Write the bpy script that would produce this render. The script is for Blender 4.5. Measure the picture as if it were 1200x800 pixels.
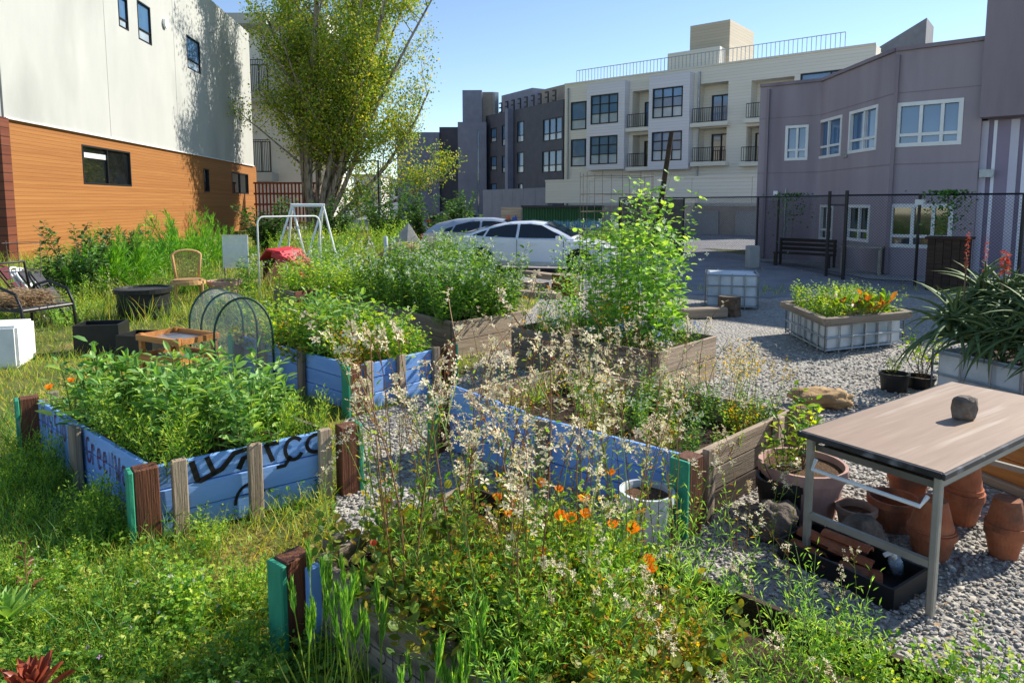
import bpy, bmesh, math, random
import numpy as np
from mathutils import Matrix, Vector, noise as mnoise
for o in list(bpy.data.objects): bpy.data.objects.remove(o)
scene = bpy.context.scene; col = scene.collection
R = math.radians; PI = math.pi
# ---------------------------------------------------------------- camera
F = 800.0; TH = R(6.0); HOR = 238.0; CAMZ = 2.0
CY = HOR + F*math.tan(TH)
cd = bpy.data.cameras.new('camera'); cam = bpy.data.objects.new('camera', cd); col.objects.link(cam)
cam.location = (0, 0, CAMZ); cam.rotation_euler = (R(90)-TH, 0, 0)
cd.sensor_width = 36; cd.lens = 24.0; cd.shift_y = -(400-CY)/1200.0
cd.clip_start = 0.05; cd.clip_end = 2000
scene.camera = cam
# ---------------------------------------------------------------- sky, sun, exposure
SAZ = R(29); SEL = R(36)                                   # azimuth from +X towards +Y
w = bpy.data.worlds.new('World'); scene.world = w; w.use_nodes = True
nt = w.node_tree; bg = nt.nodes['Background']; sky = nt.nodes.new('ShaderNodeTexSky')
sky.sky_type = 'NISHITA'; sky.sun_disc = False; sky.sun_elevation = SEL; sky.sun_rotation = R(90)-SAZ
sky.air_density = 1.0; sky.dust_density = 0.1; sky.ozone_density = 1.3; sky.altitude = 1800
nt.links.new(sky.outputs[0], bg.inputs[0]); bg.inputs[1].default_value = 0.13
sl = bpy.data.lights.new('sun', 'SUN'); so = bpy.data.objects.new('sun', sl); col.objects.link(so)
sl.energy = 5.0; sl.angle = R(0.55); sl.color = (1.0, 0.93, 0.82)
sd = Vector((math.cos(SAZ)*math.cos(SEL), math.sin(SAZ)*math.cos(SEL), math.sin(SEL)))
so.rotation_euler = sd.to_track_quat('Z', 'Y').to_euler(); so.location = sd*60
vs = scene.view_settings; vs.view_transform = 'Standard'; vs.look = 'None'; vs.exposure = 0.67; vs.gamma = 1
# ---------------------------------------------------------------- pixel -> place
FW = Vector((0, math.cos(TH), -math.sin(TH))); UP = Vector((0, math.sin(TH), math.cos(TH)))
def ray(px, py): return Vector((1,0,0))*((px-600)/F) + UP*(-(py-CY)/F) + FW
def G(px, py, z=0.0):
    d = ray(px, py); t = (z-CAMZ)/d.z
    return Vector((d.x*t, d.y*t, z))
def AT(px, py, D):
    d = ray(px, py); t = D/d.y
    return Vector((d.x*t, D, CAMZ+d.z*t))
def WP(px, py, A, e):                                       # ray on a vertical plane through A along e -> (s, z)
    d = ray(px, py); n = Vector((-e[1], e[0]))
    t = (A[0]*n.x + A[1]*n.y)/(d.x*n.x + d.y*n.y)
    return ((d.x*t-A[0])*e[0] + (d.y*t-A[1])*e[1], CAMZ+d.z*t)
# ---------------------------------------------------------------- materials
def lin(c):
    if isinstance(c, str):
        c = [int(c[i:i+2], 16)/255 for i in (0, 2, 4)]
        c = [x/12.92 if x <= .04045 else ((x+.055)/1.055)**2.4 for x in c]
    return (c[0], c[1], c[2], 1)
MATS = {}
def node(nt, t, **k):
    n = nt.nodes.new(t)
    for a, b in k.items(): setattr(n, a, b)
    return n
def base(name, rough=.7, metal=0, spec=.4):
    m = bpy.data.materials.new(name); m.use_nodes = True
    b = m.node_tree.nodes['Principled BSDF']
    b.inputs['Roughness'].default_value = rough; b.inputs['Metallic'].default_value = metal
    b.inputs['Specular IOR Level'].default_value = spec
    MATS[name] = m
    return m, m.node_tree, b
def pm(name, c1, c2=None, scale=4, rough=.7, metal=0, bump=0, bscale=None, stretch=(1,1,1), spec=.4, c3=None, s2=.6, worldco=False, rnd=0, c3w=(.56,.68)):
    m, nt, b = base(name, rough, metal, spec); L = nt.links.new
    c2 = c2 or c1
    tc = node(nt, 'ShaderNodeTexCoord'); mp = node(nt, 'ShaderNodeMapping'); mp.inputs['Scale'].default_value = stretch
    if worldco:
        g = node(nt, 'ShaderNodeNewGeometry'); L(g.outputs['Position'], mp.inputs[0])
    else:
        oi = node(nt, 'ShaderNodeObjectInfo'); ad = node(nt, 'ShaderNodeVectorMath', operation='ADD')
        mu = node(nt, 'ShaderNodeMath', operation='MULTIPLY'); mu.inputs[1].default_value = 37
        L(oi.outputs['Random'], mu.inputs[0]); L(tc.outputs['Object'], ad.inputs[0]); L(mu.outputs[0], ad.inputs[1]); L(ad.outputs[0], mp.inputs[0])
    n1 = node(nt, 'ShaderNodeTexNoise'); n1.inputs['Scale'].default_value = scale; n1.inputs['Detail'].default_value = 8; n1.inputs['Roughness'].default_value = s2
    L(mp.outputs[0], n1.inputs['Vector'])
    cr = node(nt, 'ShaderNodeValToRGB'); cr.color_ramp.elements[0].position = .32; cr.color_ramp.elements[1].position = .68
    cr.color_ramp.elements[0].color = lin(c1); cr.color_ramp.elements[1].color = lin(c2)
    L(n1.outputs[0], cr.inputs[0]); out = cr.outputs[0]
    if c3:
        n2 = node(nt, 'ShaderNodeTexNoise'); n2.inputs['Scale'].default_value = scale*.45; n2.inputs['Detail'].default_value = 6
        L(mp.outputs[0], n2.inputs['Vector'])
        r2 = node(nt, 'ShaderNodeValToRGB'); r2.color_ramp.elements[0].position = c3w[0]; r2.color_ramp.elements[1].position = c3w[1]
        L(n2.outputs[0], r2.inputs[0])
        mx = node(nt, 'ShaderNodeMix', data_type='RGBA'); L(r2.outputs[0], mx.inputs[0]); L(out, mx.inputs[6]); mx.inputs[7].default_value = lin(c3); out = mx.outputs[2]
    if rnd:
        oi = node(nt, 'ShaderNodeObjectInfo'); mr = node(nt, 'ShaderNodeMapRange'); mr.inputs[3].default_value = 1-rnd; mr.inputs[4].default_value = 1+rnd
        L(oi.outputs['Random'], mr.inputs[0]); hs = node(nt, 'ShaderNodeHueSaturation'); L(mr.outputs[0], hs.inputs['Value']); L(out, hs.inputs['Color']); out = hs.outputs[0]
    L(out, b.inputs['Base Color'])
    if bump:
        n3 = node(nt, 'ShaderNodeTexNoise'); n3.inputs['Scale'].default_value = bscale or scale*4; n3.inputs['Detail'].default_value = 6
        L(mp.outputs[0], n3.inputs['Vector']); bu = node(nt, 'ShaderNodeBump'); bu.inputs['Strength'].default_value = bump; bu.inputs['Distance'].default_value = .02
        L(n3.outputs[0], bu.inputs['Height']); L(bu.outputs[0], b.inputs['Normal'])
    return m
def leafm(name, cols, trans=.4, tcol=None, rough=.5, var=.15):
    m, nt, b = base(name, rough, 0, .35); L = nt.links.new; gain = 1.2 if name.startswith('leaf_') else 1.0
    g = node(nt, 'ShaderNodeNewGeometry'); cr = node(nt, 'ShaderNodeValToRGB')
    els = cr.color_ramp.elements
    while len(els) < len(cols): els.new(.5)
    for i, c in enumerate(cols): els[i].position = i/max(1, len(cols)-1)*.9+.05; els[i].color = lin(c)
    L(g.outputs['Random Per Island'], cr.inputs[0])
    oi = node(nt, 'ShaderNodeObjectInfo'); mr = node(nt, 'ShaderNodeMapRange'); mr.inputs[3].default_value = (1-var)*gain; mr.inputs[4].default_value = (1+var)*gain
    L(oi.outputs['Random'], mr.inputs[0]); hs = node(nt, 'ShaderNodeHueSaturation'); L(mr.outputs[0], hs.inputs['Value']); L(cr.outputs[0], hs.inputs['Color'])
    L(hs.outputs[0], b.inputs['Base Color'])
    if trans:
        t = node(nt, 'ShaderNodeBsdfTranslucent'); mx = node(nt, 'ShaderNodeMixShader'); mx.inputs[0].default_value = trans
        tm = node(nt, 'ShaderNodeMix', data_type='RGBA', blend_type='MULTIPLY'); tm.inputs[0].default_value = 1; L(hs.outputs[0], tm.inputs[6]); tm.inputs[7].default_value = (tcol or (1.7, 1.5, .5)) + (1,)
        L(tm.outputs[2], t.inputs[0]); L(b.outputs[0], mx.inputs[1]); L(t.outputs[0], mx.inputs[2]); L(mx.outputs[0], nt.nodes['Material Output'].inputs[0])
    return m
def glassm(name, tint, refl=.5):
    m, nt, b = base(name, .04, 0, .5); b.inputs['IOR'].default_value = 1.5+refl*2
    n = node(nt, 'ShaderNodeTexNoise'); tc = node(nt, 'ShaderNodeTexCoord'); n.inputs['Scale'].default_value = .7
    nt.links.new(tc.outputs['Object'], n.inputs[0]); cr = node(nt, 'ShaderNodeValToRGB'); t = lin(tint)
    cr.color_ramp.elements[0].color = tuple(x*.5 for x in t[:3])+(1,); cr.color_ramp.elements[1].color = tuple(min(1, x*1.6) for x in t[:3])+(1,)
    nt.links.new(n.outputs[0], cr.inputs[0]); nt.links.new(cr.outputs[0], b.inputs['Base Color'])
    return m
# ---------------------------------------------------------------- mesh builder
class MB:
    def __init__(s): s.V = []; s.nv = 0; s.Fi = []; s.Fn = []
    def add(s, V, faces):                                   # faces: list of tuples
        V = np.asarray(V, dtype=np.float32).reshape(-1, 3); o = s.nv; s.V.append(V); s.nv += len(V)
        for f in faces:
            s.Fi.append(np.asarray(f, dtype=np.int32)+o); s.Fn.append(np.array([len(f)], dtype=np.int32))
        return s
    def addn(s, V, Fa):                                     # Fa: (n,k) array
        V = np.asarray(V, dtype=np.float32).reshape(-1, 3); Fa = np.asarray(Fa, dtype=np.int32)
        s.V.append(V); s.Fi.append((Fa+s.nv).ravel()); s.Fn.append(np.full(len(Fa), Fa.shape[1], dtype=np.int32)); s.nv += len(V)
        return s
    def box(s, c, d, rz=0, top=None):                       # centre, full size; top: (sx,sy) scale of the top face
        x, y, z = d[0]/2, d[1]/2, d[2]/2; tx, ty = top or (1, 1)
        V = np.array([(-x,-y,-z),(x,-y,-z),(x,y,-z),(-x,y,-z),(-x*tx,-y*ty,z),(x*tx,-y*ty,z),(x*tx,y*ty,z),(-x*tx,y*ty,z)])
        if rz:
            cs, sn = math.cos(rz), math.sin(rz); V = np.c_[V[:,0]*cs-V[:,1]*sn, V[:,0]*sn+V[:,1]*cs, V[:,2]]
        return s.addn(V+np.array(c), [(3,2,1,0),(4,5,6,7),(0,1,5,4),(1,2,6,5),(2,3,7,6),(3,0,4,7)])
    def beam(s, p, q, a, b, up=(0,0,1)):
        p = Vector(p); q = Vector(q); d = (q-p).normalized(); u = Vector(up)
        if abs(d.dot(u)) > .97: u = Vector((1,0,0))
        y = u.cross(d).normalized()*a/2; z = d.cross(y).normalized()*b/2
        V = [p-y-z, p+y-z, p+y+z, p-y+z, q-y-z, q+y-z, q+y+z, q-y+z]
        return s.addn([tuple(v) for v in V], [(0,3,2,1),(4,5,6,7),(0,1,5,4),(1,2,6,5),(2,3,7,6),(3,0,4,7)])
    def tube(s, pts, r, n=6, cap=True):
        pts = np.asarray([tuple(p) for p in pts], dtype=float); k = len(pts); r = np.broadcast_to(np.asarray(r, float), (k,))
        T = np.gradient(pts, axis=0); T /= np.linalg.norm(T, axis=1)[:, None]+1e-9
        ref = np.array([0,0,1.]) if abs(T[0][2]) < .9 else np.array([1.,0,0])
        V = []; a = np.arange(n)*2*PI/n; u = np.cross(T[0], ref); u /= np.linalg.norm(u)
        for i in range(k):
            u = u-T[i]*u.dot(T[i]); u /= np.linalg.norm(u)+1e-9; v = np.cross(T[i], u)
            V.append(pts[i]+r[i]*(np.cos(a)[:,None]*u+np.sin(a)[:,None]*v))
        Fa = [(i*n+j, i*n+(j+1)%n, (i+1)*n+(j+1)%n, (i+1)*n+j) for i in range(k-1) for j in range(n)]
        s.addn(np.concatenate(V), Fa)
        if cap:
            o = s.nv-k*n
            s.Fi.append(np.arange(n, dtype=np.int32)[::-1]+o); s.Fn.append(np.array([n], dtype=np.int32))
            s.Fi.append(np.arange(n, dtype=np.int32)+o+(k-1)*n); s.Fn.append(np.array([n], dtype=np.int32))
        return s
    def lathe(s, prof, n=20, c=(0,0,0)):
        a = np.arange(n)*2*PI/n; V = np.concatenate([np.c_[r*np.cos(a), r*np.sin(a), np.full(n, z)] for r, z in prof])+np.array(c)
        Fa = [(i*n+j, i*n+(j+1)%n, (i+1)*n+(j+1)%n, (i+1)*n+j) for i in range(len(prof)-1) for j in range(n)]
        return s.addn(V, Fa)
    def prism(s, pts, z0, z1):
        n = len(pts); V = [(p[0], p[1], z0) for p in pts]+[(p[0], p[1], z1) for p in pts]
        return s.add(V, [tuple(range(n))[::-1], tuple(range(n, 2*n))]+[(i, (i+1)%n, n+(i+1)%n, n+i) for i in range(n)])
    def inst(s, tmpl, P, X, N, S, W=1.0):                   # leaf instances: P pos, X direction, N up hint, S scale, W width factor
        TV, TF = tmpl; P = np.asarray(P, float); X = np.asarray(X, float); N = np.asarray(N, float); n = len(P)
        if n == 0: return s
        X = X/(np.linalg.norm(X, axis=1)[:,None]+1e-9); Y = np.cross(N, X); Y /= np.linalg.norm(Y, axis=1)[:,None]+1e-9; Z = np.cross(X, Y)
        S = np.broadcast_to(np.asarray(S, float), (n,)); W = np.broadcast_to(np.asarray(W, float), (n,))
        V = P[:,None,:] + S[:,None,None]*(TV[None,:,0:1]*X[:,None,:] + W[:,None,None]*TV[None,:,1:2]*Y[:,None,:] + TV[None,:,2:3]*Z[:,None,:])
        k = len(TV); Fa = (TF[None,:,:]+(np.arange(n)*k)[:,None,None]).reshape(-1, TF.shape[1])
        return s.addn(V.reshape(-1, 3), Fa)
    def mesh(s, name, mat=None, smooth=False):
        me = bpy.data.meshes.new(name); V = np.concatenate(s.V) if s.V else np.zeros((0,3))
        me.vertices.add(len(V)); me.vertices.foreach_set('co', V.astype(np.float32).ravel())
        Fi = np.concatenate(s.Fi); Fn = np.concatenate(s.Fn)
        me.loops.add(len(Fi)); me.loops.foreach_set('vertex_index', Fi)
        me.polygons.add(len(Fn)); st = np.zeros(len(Fn), dtype=np.int32); st[1:] = np.cumsum(Fn)[:-1]
        me.polygons.foreach_set('loop_start', st); me.polygons.foreach_set('loop_total', Fn)
        me.update(calc_edges=True); me.validate()
        me.polygons.foreach_set('use_smooth', np.full(len(me.polygons), smooth))
        if mat: me.materials.append(MATS[mat] if isinstance(mat, str) else mat)
        return me
    def out(s, name, mat, parent=None, loc=None, rz=0, smooth=False, kind=None):
        return obj(name, s.mesh(name, mat, smooth), parent, loc, rz, kind)
def obj(name, me, parent=None, loc=None, rz=0, kind=None):
    o = bpy.data.objects.new(name, me); col.objects.link(o)
    if parent: o.parent = parent
    if loc is not None: o.location = loc
    if rz: o.rotation_euler[2] = rz
    if kind: o['kind'] = kind
    return o
def tag(o, label, cat, group=None):
    o['label'] = label; o['category'] = cat
    if group: o['group'] = group
    return o
def thing(name, label, cat, loc=(0,0,0), rz=0, group=None):
    o = bpy.data.objects.new(name, None); col.objects.link(o); o.location = loc; o.rotation_euler[2] = rz
    o.empty_display_size = .1
    return tag(o, label, cat, group)
def struct(o): o['kind'] = 'structure'; return o
def copy_tree(o, parent=None):
    c = o.copy(); col.objects.link(c)
    if parent: c.parent = parent
    for ch in list(o.children): copy_tree(ch, c)
    return c
def bevel(me, w=.004, seg=1):
    bm = bmesh.new(); bm.from_mesh(me)
    bmesh.ops.bevel(bm, geom=bm.edges[:], offset=w, segments=seg, affect='EDGES', clamp_overlap=True); bm.to_mesh(me); bm.free(); return me
rg = np.random.default_rng(7)
random.seed(7)
def plank(name, p, q, wd, ht, mat, parent, bev=.005, warp=0.0, up=(0,0,1)):
    """board from p to q (world, minus parent location); grain runs along its own x"""
    p = Vector(p); q = Vector(q)
    if parent: p = p-parent.location; q = q-parent.location
    d = q-p; L = d.length; d.normalize(); u = Vector(up)
    if abs(d.dot(u)) > .97: u = Vector((0,1,0))
    y = u.cross(d).normalized(); z = d.cross(y).normalized()
    me = bevel(MB().box((L/2, 0, 0), (L, wd, ht)).mesh(name, mat), bev)
    o = bpy.data.objects.new(name, me); col.objects.link(o); o.parent = parent
    M = Matrix((d, y, z)).transposed().to_4x4(); M.translation = p
    o.matrix_local = M @ Matrix.Rotation(random.uniform(-warp, warp), 4, 'X')
    return o
# ---------------------------------------------------------------- material set
pm('soil', '2a1d13', '4a3524', 18, .95, bump=.8, bscale=60)
pm('mulch', '3b2a1b', '6a4c30', 40, .95, bump=.9, bscale=90)
pm('lawn', '3d4a1a', '6f6f34', 2.2, .95, bump=.6, bscale=40, c3='8a7a48', worldco=True)
pm('asphalt', '74747a', '8c8c8e', 1.2, .9, bump=.3, bscale=200, worldco=True, c3='7d7d80')
pm('concrete', '8f8f8c', 'a5a39d', 2, .85, bump=.2)
pm('blue_paint', '6b9adb', '86afe8', 3, .6, bump=.12, bscale=30, stretch=(.35,2,2), c3='8f8a84', rnd=.07, c3w=(.64,.67))
pm('green_paint', '2a8466', '3a9a78', 5, .65, bump=.25, c3='9aa394', c3w=(.66,.69), stretch=(.8,2,2))
pm('redwood', '4a2a1c', '77482f', 6, .7, bump=.5, bscale=40, stretch=(.15,3,3), rnd=.1)
pm('greywood', '6a5f52', '9a8c7a', 6, .85, bump=.6, bscale=50, stretch=(.12,3,3), c3='55493d', rnd=.15)
pm('palewood', '8a7a68', 'b9a48c', 6, .85, bump=.6, bscale=50, stretch=(.12,3,3), c3='6d5f50', rnd=.12)
pm('darkwood', '2c2019', '4a392c', 6, .85, bump=.6, bscale=50, stretch=(.12,3,3), rnd=.1)
pm('pine', 'a3662f', 'c98a4a', 6, .6, bump=.3, bscale=40, stretch=(.12,3,3), rnd=.1)
pm('log', '4f3d2e', '7c6652', 12, .9, bump=.8, bscale=60)
pm('log_red', '5a2c18', '8a4a2a', 14, .9, bump=.9, bscale=60)
pm('red_text', '5a1c33', '74283c', 20, .7)
pm('black_paint', '0a0a0c', '16161a', 20, .6)
pm('terracotta', '9a5436', 'b4704c', 9, .88, bump=.3, bscale=60, c3='6a4a3a', c3w=(.5,.66), rnd=.12)
pm('pinkpot', 'a78078', 'bd978c', 6, .7, bump=.1)
pm('tanpot', '8d7060', 'a8907e', 9, .85, bump=.3)
pm('blackplastic', '121213', '1f2022', 8, .5)
pm('greyrock', '4c443e', '7a6e63', 14, .9, bump=.9, bscale=30)
pm('paleblock', '8c8478', 'b0a698', 14, .9, bump=.8, bscale=40)
pm('boulder', '8f7350', 'bb9b70', 5, .95, bump=.8, bscale=20)
pm('white_plastic', 'd2d4d2', 'e8e9e6', 3, .6, bump=.05)
pm('ibc_plastic', 'aeb7bd', 'd4d9db', 2.5, .45, bump=.1, c3='93a0a8')
pm('galv', '8d9296', 'a9adaf', 8, .45, metal=.6)
pm('table_top', '8c7664', '9e8874', 5, .55, stretch=(.3,6,6), bump=.05, c3='b2a292', spec=.4)
pm('table_edge', '17181b', '33353a', 9, .5, c3='7c8084', c3w=(.6,.7))
pm('table_metal', '8b887c', '9d998c', 6, .45, spec=.5)
pm('under_table', '54514a', '69655c', 6, .6)
pm('white_metal', 'dcdedc', 'edeeec', 6, .5)
pm('red_plastic', 'b8242f', 'd23b44', 4, .5)
pm('rattan', 'b58a55', 'd3ab74', 30, .7, bump=.4)
pm('seat_pad', '93764e', 'a98b60', 8, .85)
pm('black_metal', '0e0f11', '1c1d20', 8, .45)
pm('grey_fabric', '2e2f33', '46474c', 10, .8)
pm('maroon', '4a1a22', '5e252c', 6, .6)
pm('straw', '8d6f4c', 'c4a67c', 20, .9)
pm('tarp', '8e8b82', 'aaa69b', 3, .8, bump=.3)
pm('pvc', 'b9c3cb', 'd0d8de', 5, .5)
pm('wire', '4a4038', '6b5e52', 8, .7)
pm('stucco_white', 'a6a8a3', 'b3b4ae', .35, .9, bump=.2, bscale=14, worldco=True, c3='989a95', stretch=(1,1,.45))
pm('panel_grey', '8f9291', '9c9e9c', .5, .85, worldco=True)
pm('stucco_grey', '93888f', '9f949a', .8, .92, bump=.25, bscale=25, worldco=True, c3='857a82', stretch=(1.6,1.6,.22))
pm('stucco_grey_dark', '837880', '8e838a', .8, .92, bump=.25, bscale=25, worldco=True, c3='766c74', stretch=(1.6,1.6,.22))
pm('stripe_white', 'b9b6c4', 'c6c3cf', 1, .85); pm('stripe_bright', 'dcdce6', 'e8e8ee', 1, .85); pm('stripe_mauve', '857a8c', '8f8496', 1, .85)
pm('dark_facade', '42434e', '4e4f5a', 1.5, .6, worldco=True); pm('dark_facade_light', '72778a', '7f8496', 1.5, .6, worldco=True)
pm('tan_facade', '8f8780', 'a0968d', 1.5, .8, worldco=True)
pm('window_white', 'd5d6d4', 'e3e4e2', 3, .5); pm('window_black', '121318', '1c1e24', 3, .5)
pm('roof_grey', '6e7076', '7d7f84', 2, .8)
pm('white_far', 'cfcac0', 'dcd8cf', .8, .9, worldco=True)
pm('lattice', '7a3f28', '93553a', 3, .8)
pm('car_white', 'dfe3ea', 'e6e9ee', 2, .22, spec=.6); MATS['car_white'].node_tree.nodes['Principled BSDF'].inputs['Coat Weight'].default_value = .5
pm('car_silver', 'aab2bd', 'b6bec8', 2, .25, metal=.4, spec=.6)
pm('tyre', '0c0c0d', '17171a', 8, .85); pm('rim', '9a9da2', 'b4b7ba', 4, .3, metal=.8); pm('taillight', '8a1b12', 'b03018', 4, .3)
glassm('car_glass', '0e1a1c', .12); glassm('window_glass', '4d6f93', .12); glassm('pale_glass', 'a3b0bc', .1); glassm('dim_glass', '15181a', .35)  # window_glass: blue base colour paints in the sky's reflection
pm('curtain', 'b6b9bb', 'cfd1d0', 1, .8)
# clear poly film and clear plastic
def clearm(name, tint, alpha, rough=.15):
    m, nt, b = base(name, rough, 0, .5); t = node(nt, 'ShaderNodeBsdfTransparent'); mx = node(nt, 'ShaderNodeMixShader')
    n = node(nt, 'ShaderNodeTexNoise'); n.inputs['Scale'].default_value = 2.2; n.inputs['Detail'].default_value = 3
    tc = node(nt, 'ShaderNodeTexCoord'); nt.links.new(tc.outputs['Object'], n.inputs['Vector'])
    mr = node(nt, 'ShaderNodeMapRange'); mr.inputs[1].default_value = .3; mr.inputs[2].default_value = .7; mr.inputs[3].default_value = alpha*.5; mr.inputs[4].default_value = alpha*1.5
    nt.links.new(n.outputs[0], mr.inputs[0]); nt.links.new(mr.outputs[0], mx.inputs[0])
    b.inputs['Base Color'].default_value = lin(tint)
    bu = node(nt, 'ShaderNodeBump'); bu.inputs['Strength'].default_value = .25; nt.links.new(n.outputs[0], bu.inputs['Height']); nt.links.new(bu.outputs[0], b.inputs['Normal'])
    nt.links.new(t.outputs[0], mx.inputs[1]); nt.links.new(b.outputs[0], mx.inputs[2]); nt.links.new(mx.outputs[0], nt.nodes['Material Output'].inputs[0])
clearm('poly_film', 'c9cfcf', .26, .12); clearm('frosted', 'd5dcd8', .72, .5); clearm('bottle', 'cfe0ee', .35, .05)
# horizontal board siding: colour, fine relief of narrow boards (a few pixels each in the picture)
def siding(name, c1, c2, pitch, groove, streak=True):
    m, nt, b = base(name, .6, 0, .35); L = nt.links.new
    g = node(nt, 'ShaderNodeNewGeometry'); sp = node(nt, 'ShaderNodeSeparateXYZ'); L(g.outputs['Position'], sp.inputs[0])
    dv = node(nt, 'ShaderNodeMath', operation='DIVIDE'); dv.inputs[1].default_value = pitch; L(sp.outputs[2], dv.inputs[0])
    fl = node(nt, 'ShaderNodeMath', operation='FLOOR'); L(dv.outputs[0], fl.inputs[0]); fr = node(nt, 'ShaderNodeMath', operation='FRACT'); L(dv.outputs[0], fr.inputs[0])
    wn = node(nt, 'ShaderNodeTexWhiteNoise', noise_dimensions='1D'); L(fl.outputs[0], wn.inputs['W'])
    mp = node(nt, 'ShaderNodeMapping'); mp.inputs['Scale'].default_value = (.25, .25, 12); L(g.outputs['Position'], mp.inputs[0])
    n = node(nt, 'ShaderNodeTexNoise'); n.inputs['Scale'].default_value = 1.5; n.inputs['Detail'].default_value = 6; L(mp.outputs[0], n.inputs['Vector'])
    ad = node(nt, 'ShaderNodeMath', operation='MULTIPLY_ADD'); ad.inputs[1].default_value = .35; L(wn.outputs[0], ad.inputs[0]); L(n.outputs[0], ad.inputs[2])
    cr = node(nt, 'ShaderNodeValToRGB'); cr.color_ramp.elements[0].position = .35; cr.color_ramp.elements[1].position = .95
    cr.color_ramp.elements[0].color = lin(c1); cr.color_ramp.elements[1].color = lin(c2); L(ad.outputs[0], cr.inputs[0])
    gt = node(nt, 'ShaderNodeMath', operation='GREATER_THAN'); gt.inputs[1].default_value = .1; L(fr.outputs[0], gt.inputs[0])
    mx = node(nt, 'ShaderNodeMix', data_type='RGBA'); mx.inputs[6].default_value = lin(groove); L(gt.outputs[0], mx.inputs[0]); L(cr.outputs[0], mx.inputs[7]); L(mx.outputs[2], b.inputs['Base Color'])
    bu = node(nt, 'ShaderNodeBump'); bu.inputs['Strength'].default_value = .6; bu.inputs['Distance'].default_value = .02; L(gt.outputs[0], bu.inputs['Height']); L(bu.outputs[0], b.inputs['Normal'])
siding('orange_siding', '8f5b2c', 'a26f3a', .14, '865427')
siding('brown_siding', '5a2a16', '74402a', .3, '3a1c10')
siding('cream_siding', 'd9d4c6', 'dfdacd', .22, 'd0cbbd')
siding('lavender_siding', 'd2d1d6', 'dad9dd', .22, 'c8c7cc')
siding('tan_siding', 'b5a993', 'c0b49e', .22, 'a89d88')
# gravel: crushed grey stone beyond the stones that are built
m, nt_, b = base('gravel', .9); L = nt_.links.new
g = node(nt_, 'ShaderNodeNewGeometry'); vo = node(nt_, 'ShaderNodeTexVoronoi'); vo.inputs['Scale'].default_value = 26; L(g.outputs['Position'], vo.inputs['Vector'])
sp = node(nt_, 'ShaderNodeSeparateColor'); L(vo.outputs['Color'], sp.inputs[0]); cr = node(nt_, 'ShaderNodeValToRGB')
cr.color_ramp.elements[0].color = lin('807d78'); cr.color_ramp.elements[1].color = lin('b2ada2'); L(sp.outputs[0], cr.inputs[0])
n = node(nt_, 'ShaderNodeTexNoise'); n.inputs['Scale'].default_value = .8; n.inputs['Detail'].default_value = 6; L(g.outputs['Position'], n.inputs['Vector'])
r2 = node(nt_, 'ShaderNodeValToRGB'); r2.color_ramp.elements[0].position = .5; r2.color_ramp.elements[1].position = .72; r2.color_ramp.elements[1].color = (.55,.55,.55,1); L(n.outputs[0], r2.inputs[0])
mx = node(nt_, 'ShaderNodeMix', data_type='RGBA'); mx.inputs[7].default_value = lin('7d7264'); L(r2.outputs[0], mx.inputs[0]); L(cr.outputs[0], mx.inputs[6]); L(mx.outputs[2], b.inputs['Base Color'])
bu = node(nt_, 'ShaderNodeBump'); bu.inputs['Strength'].default_value = 1; bu.inputs['Distance'].default_value = .03; bu.invert = True; L(vo.outputs['Distance'], bu.inputs['Height']); L(bu.outputs[0], b.inputs['Normal'])
leafm('stones', ['7c7a75', '94918b', 'a6a29a', 'b4afa6', 'c4beb2'], 0, rough=.9, var=0)
# mural on the corrugated container: forest over blue water, following height
m, nt_, b = base('mural', .6); L = nt_.links.new
tc = node(nt_, 'ShaderNodeTexCoord'); sp = node(nt_, 'ShaderNodeSeparateXYZ'); L(tc.outputs['Object'], sp.inputs[0])
n = node(nt_, 'ShaderNodeTexNoise'); n.inputs['Scale'].default_value = 3; n.inputs['Detail'].default_value = 6; L(tc.outputs['Object'], n.inputs['Vector'])
a = node(nt_, 'ShaderNodeMath', operation='MULTIPLY_ADD'); a.inputs[1].default_value = .7; L(n.outputs[0], a.inputs[0]); L(sp.outputs[2], a.inputs[2])
cr = node(nt_, 'ShaderNodeValToRGB'); L(a.outputs[0], cr.inputs[0]); e = cr.color_ramp.elements
mr = node(nt_, 'ShaderNodeMapRange'); mr.inputs[2].default_value = 2.4; L(a.outputs[0], mr.inputs[0]); L(mr.outputs[0], cr.inputs[0])
for p_, c_ in ((.25,'1c3f86'),(.42,'3f78b8'),(.56,'6f9fb0'),(.62,'2c5a34')):
    x = e.new(p_); x.color = lin(c_)
e[0].color = lin('16306a'); e[-1].color = lin('1f4426'); L(cr.outputs[0], b.inputs['Base Color'])
# plants
leafm('leaf_fava', ['47733a', '648f44', '88ac5c', 'a0ba7c'], .38)
leafm('leaf_bright', ['447524', '6a962c', '90b03a', 'adbc48'], .45)
leafm('leaf_mid', ['2f5a24', '4b7a2c', '6c9638', '86a648'], .4)
leafm('leaf_dark', ['1f3f1c', '31582a', '456f33', '5c8440'], .3)
leafm('leaf_pea', ['4a7c34', '6c9c40', '8cb650', 'a8c868'], .45)
leafm('leaf_yellow', ['6a8a20', '8fa22a', 'b4b430', 'c09a30', '9a5a2a', '7c8c28'], .48)
leafm('leaf_lawn', ['33601f', '4f7a28', '6f9232', '98a644'], .42)
leafm('leaf_round', ['46662a', '5f7d30', '7c8a34', '98953a', '8a6a34', '587a2e'], .42)
leafm('leaf_poplar', ['4f742a', '6c8c32', '90a23a', 'b4ac40', '5f802e'], .4)
leafm('leaf_fennel', ['4f8a2a', '6fa638', '8cba4a'], .4)
leafm('leaf_grass', ['4a7424', '6c902e', '94a642', 'b8b25c'], .42)
leafm('leaf_drygrass', ['8a8a3a', 'b0a54e', 'c8b56a', '9a9a44'], .4)
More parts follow.
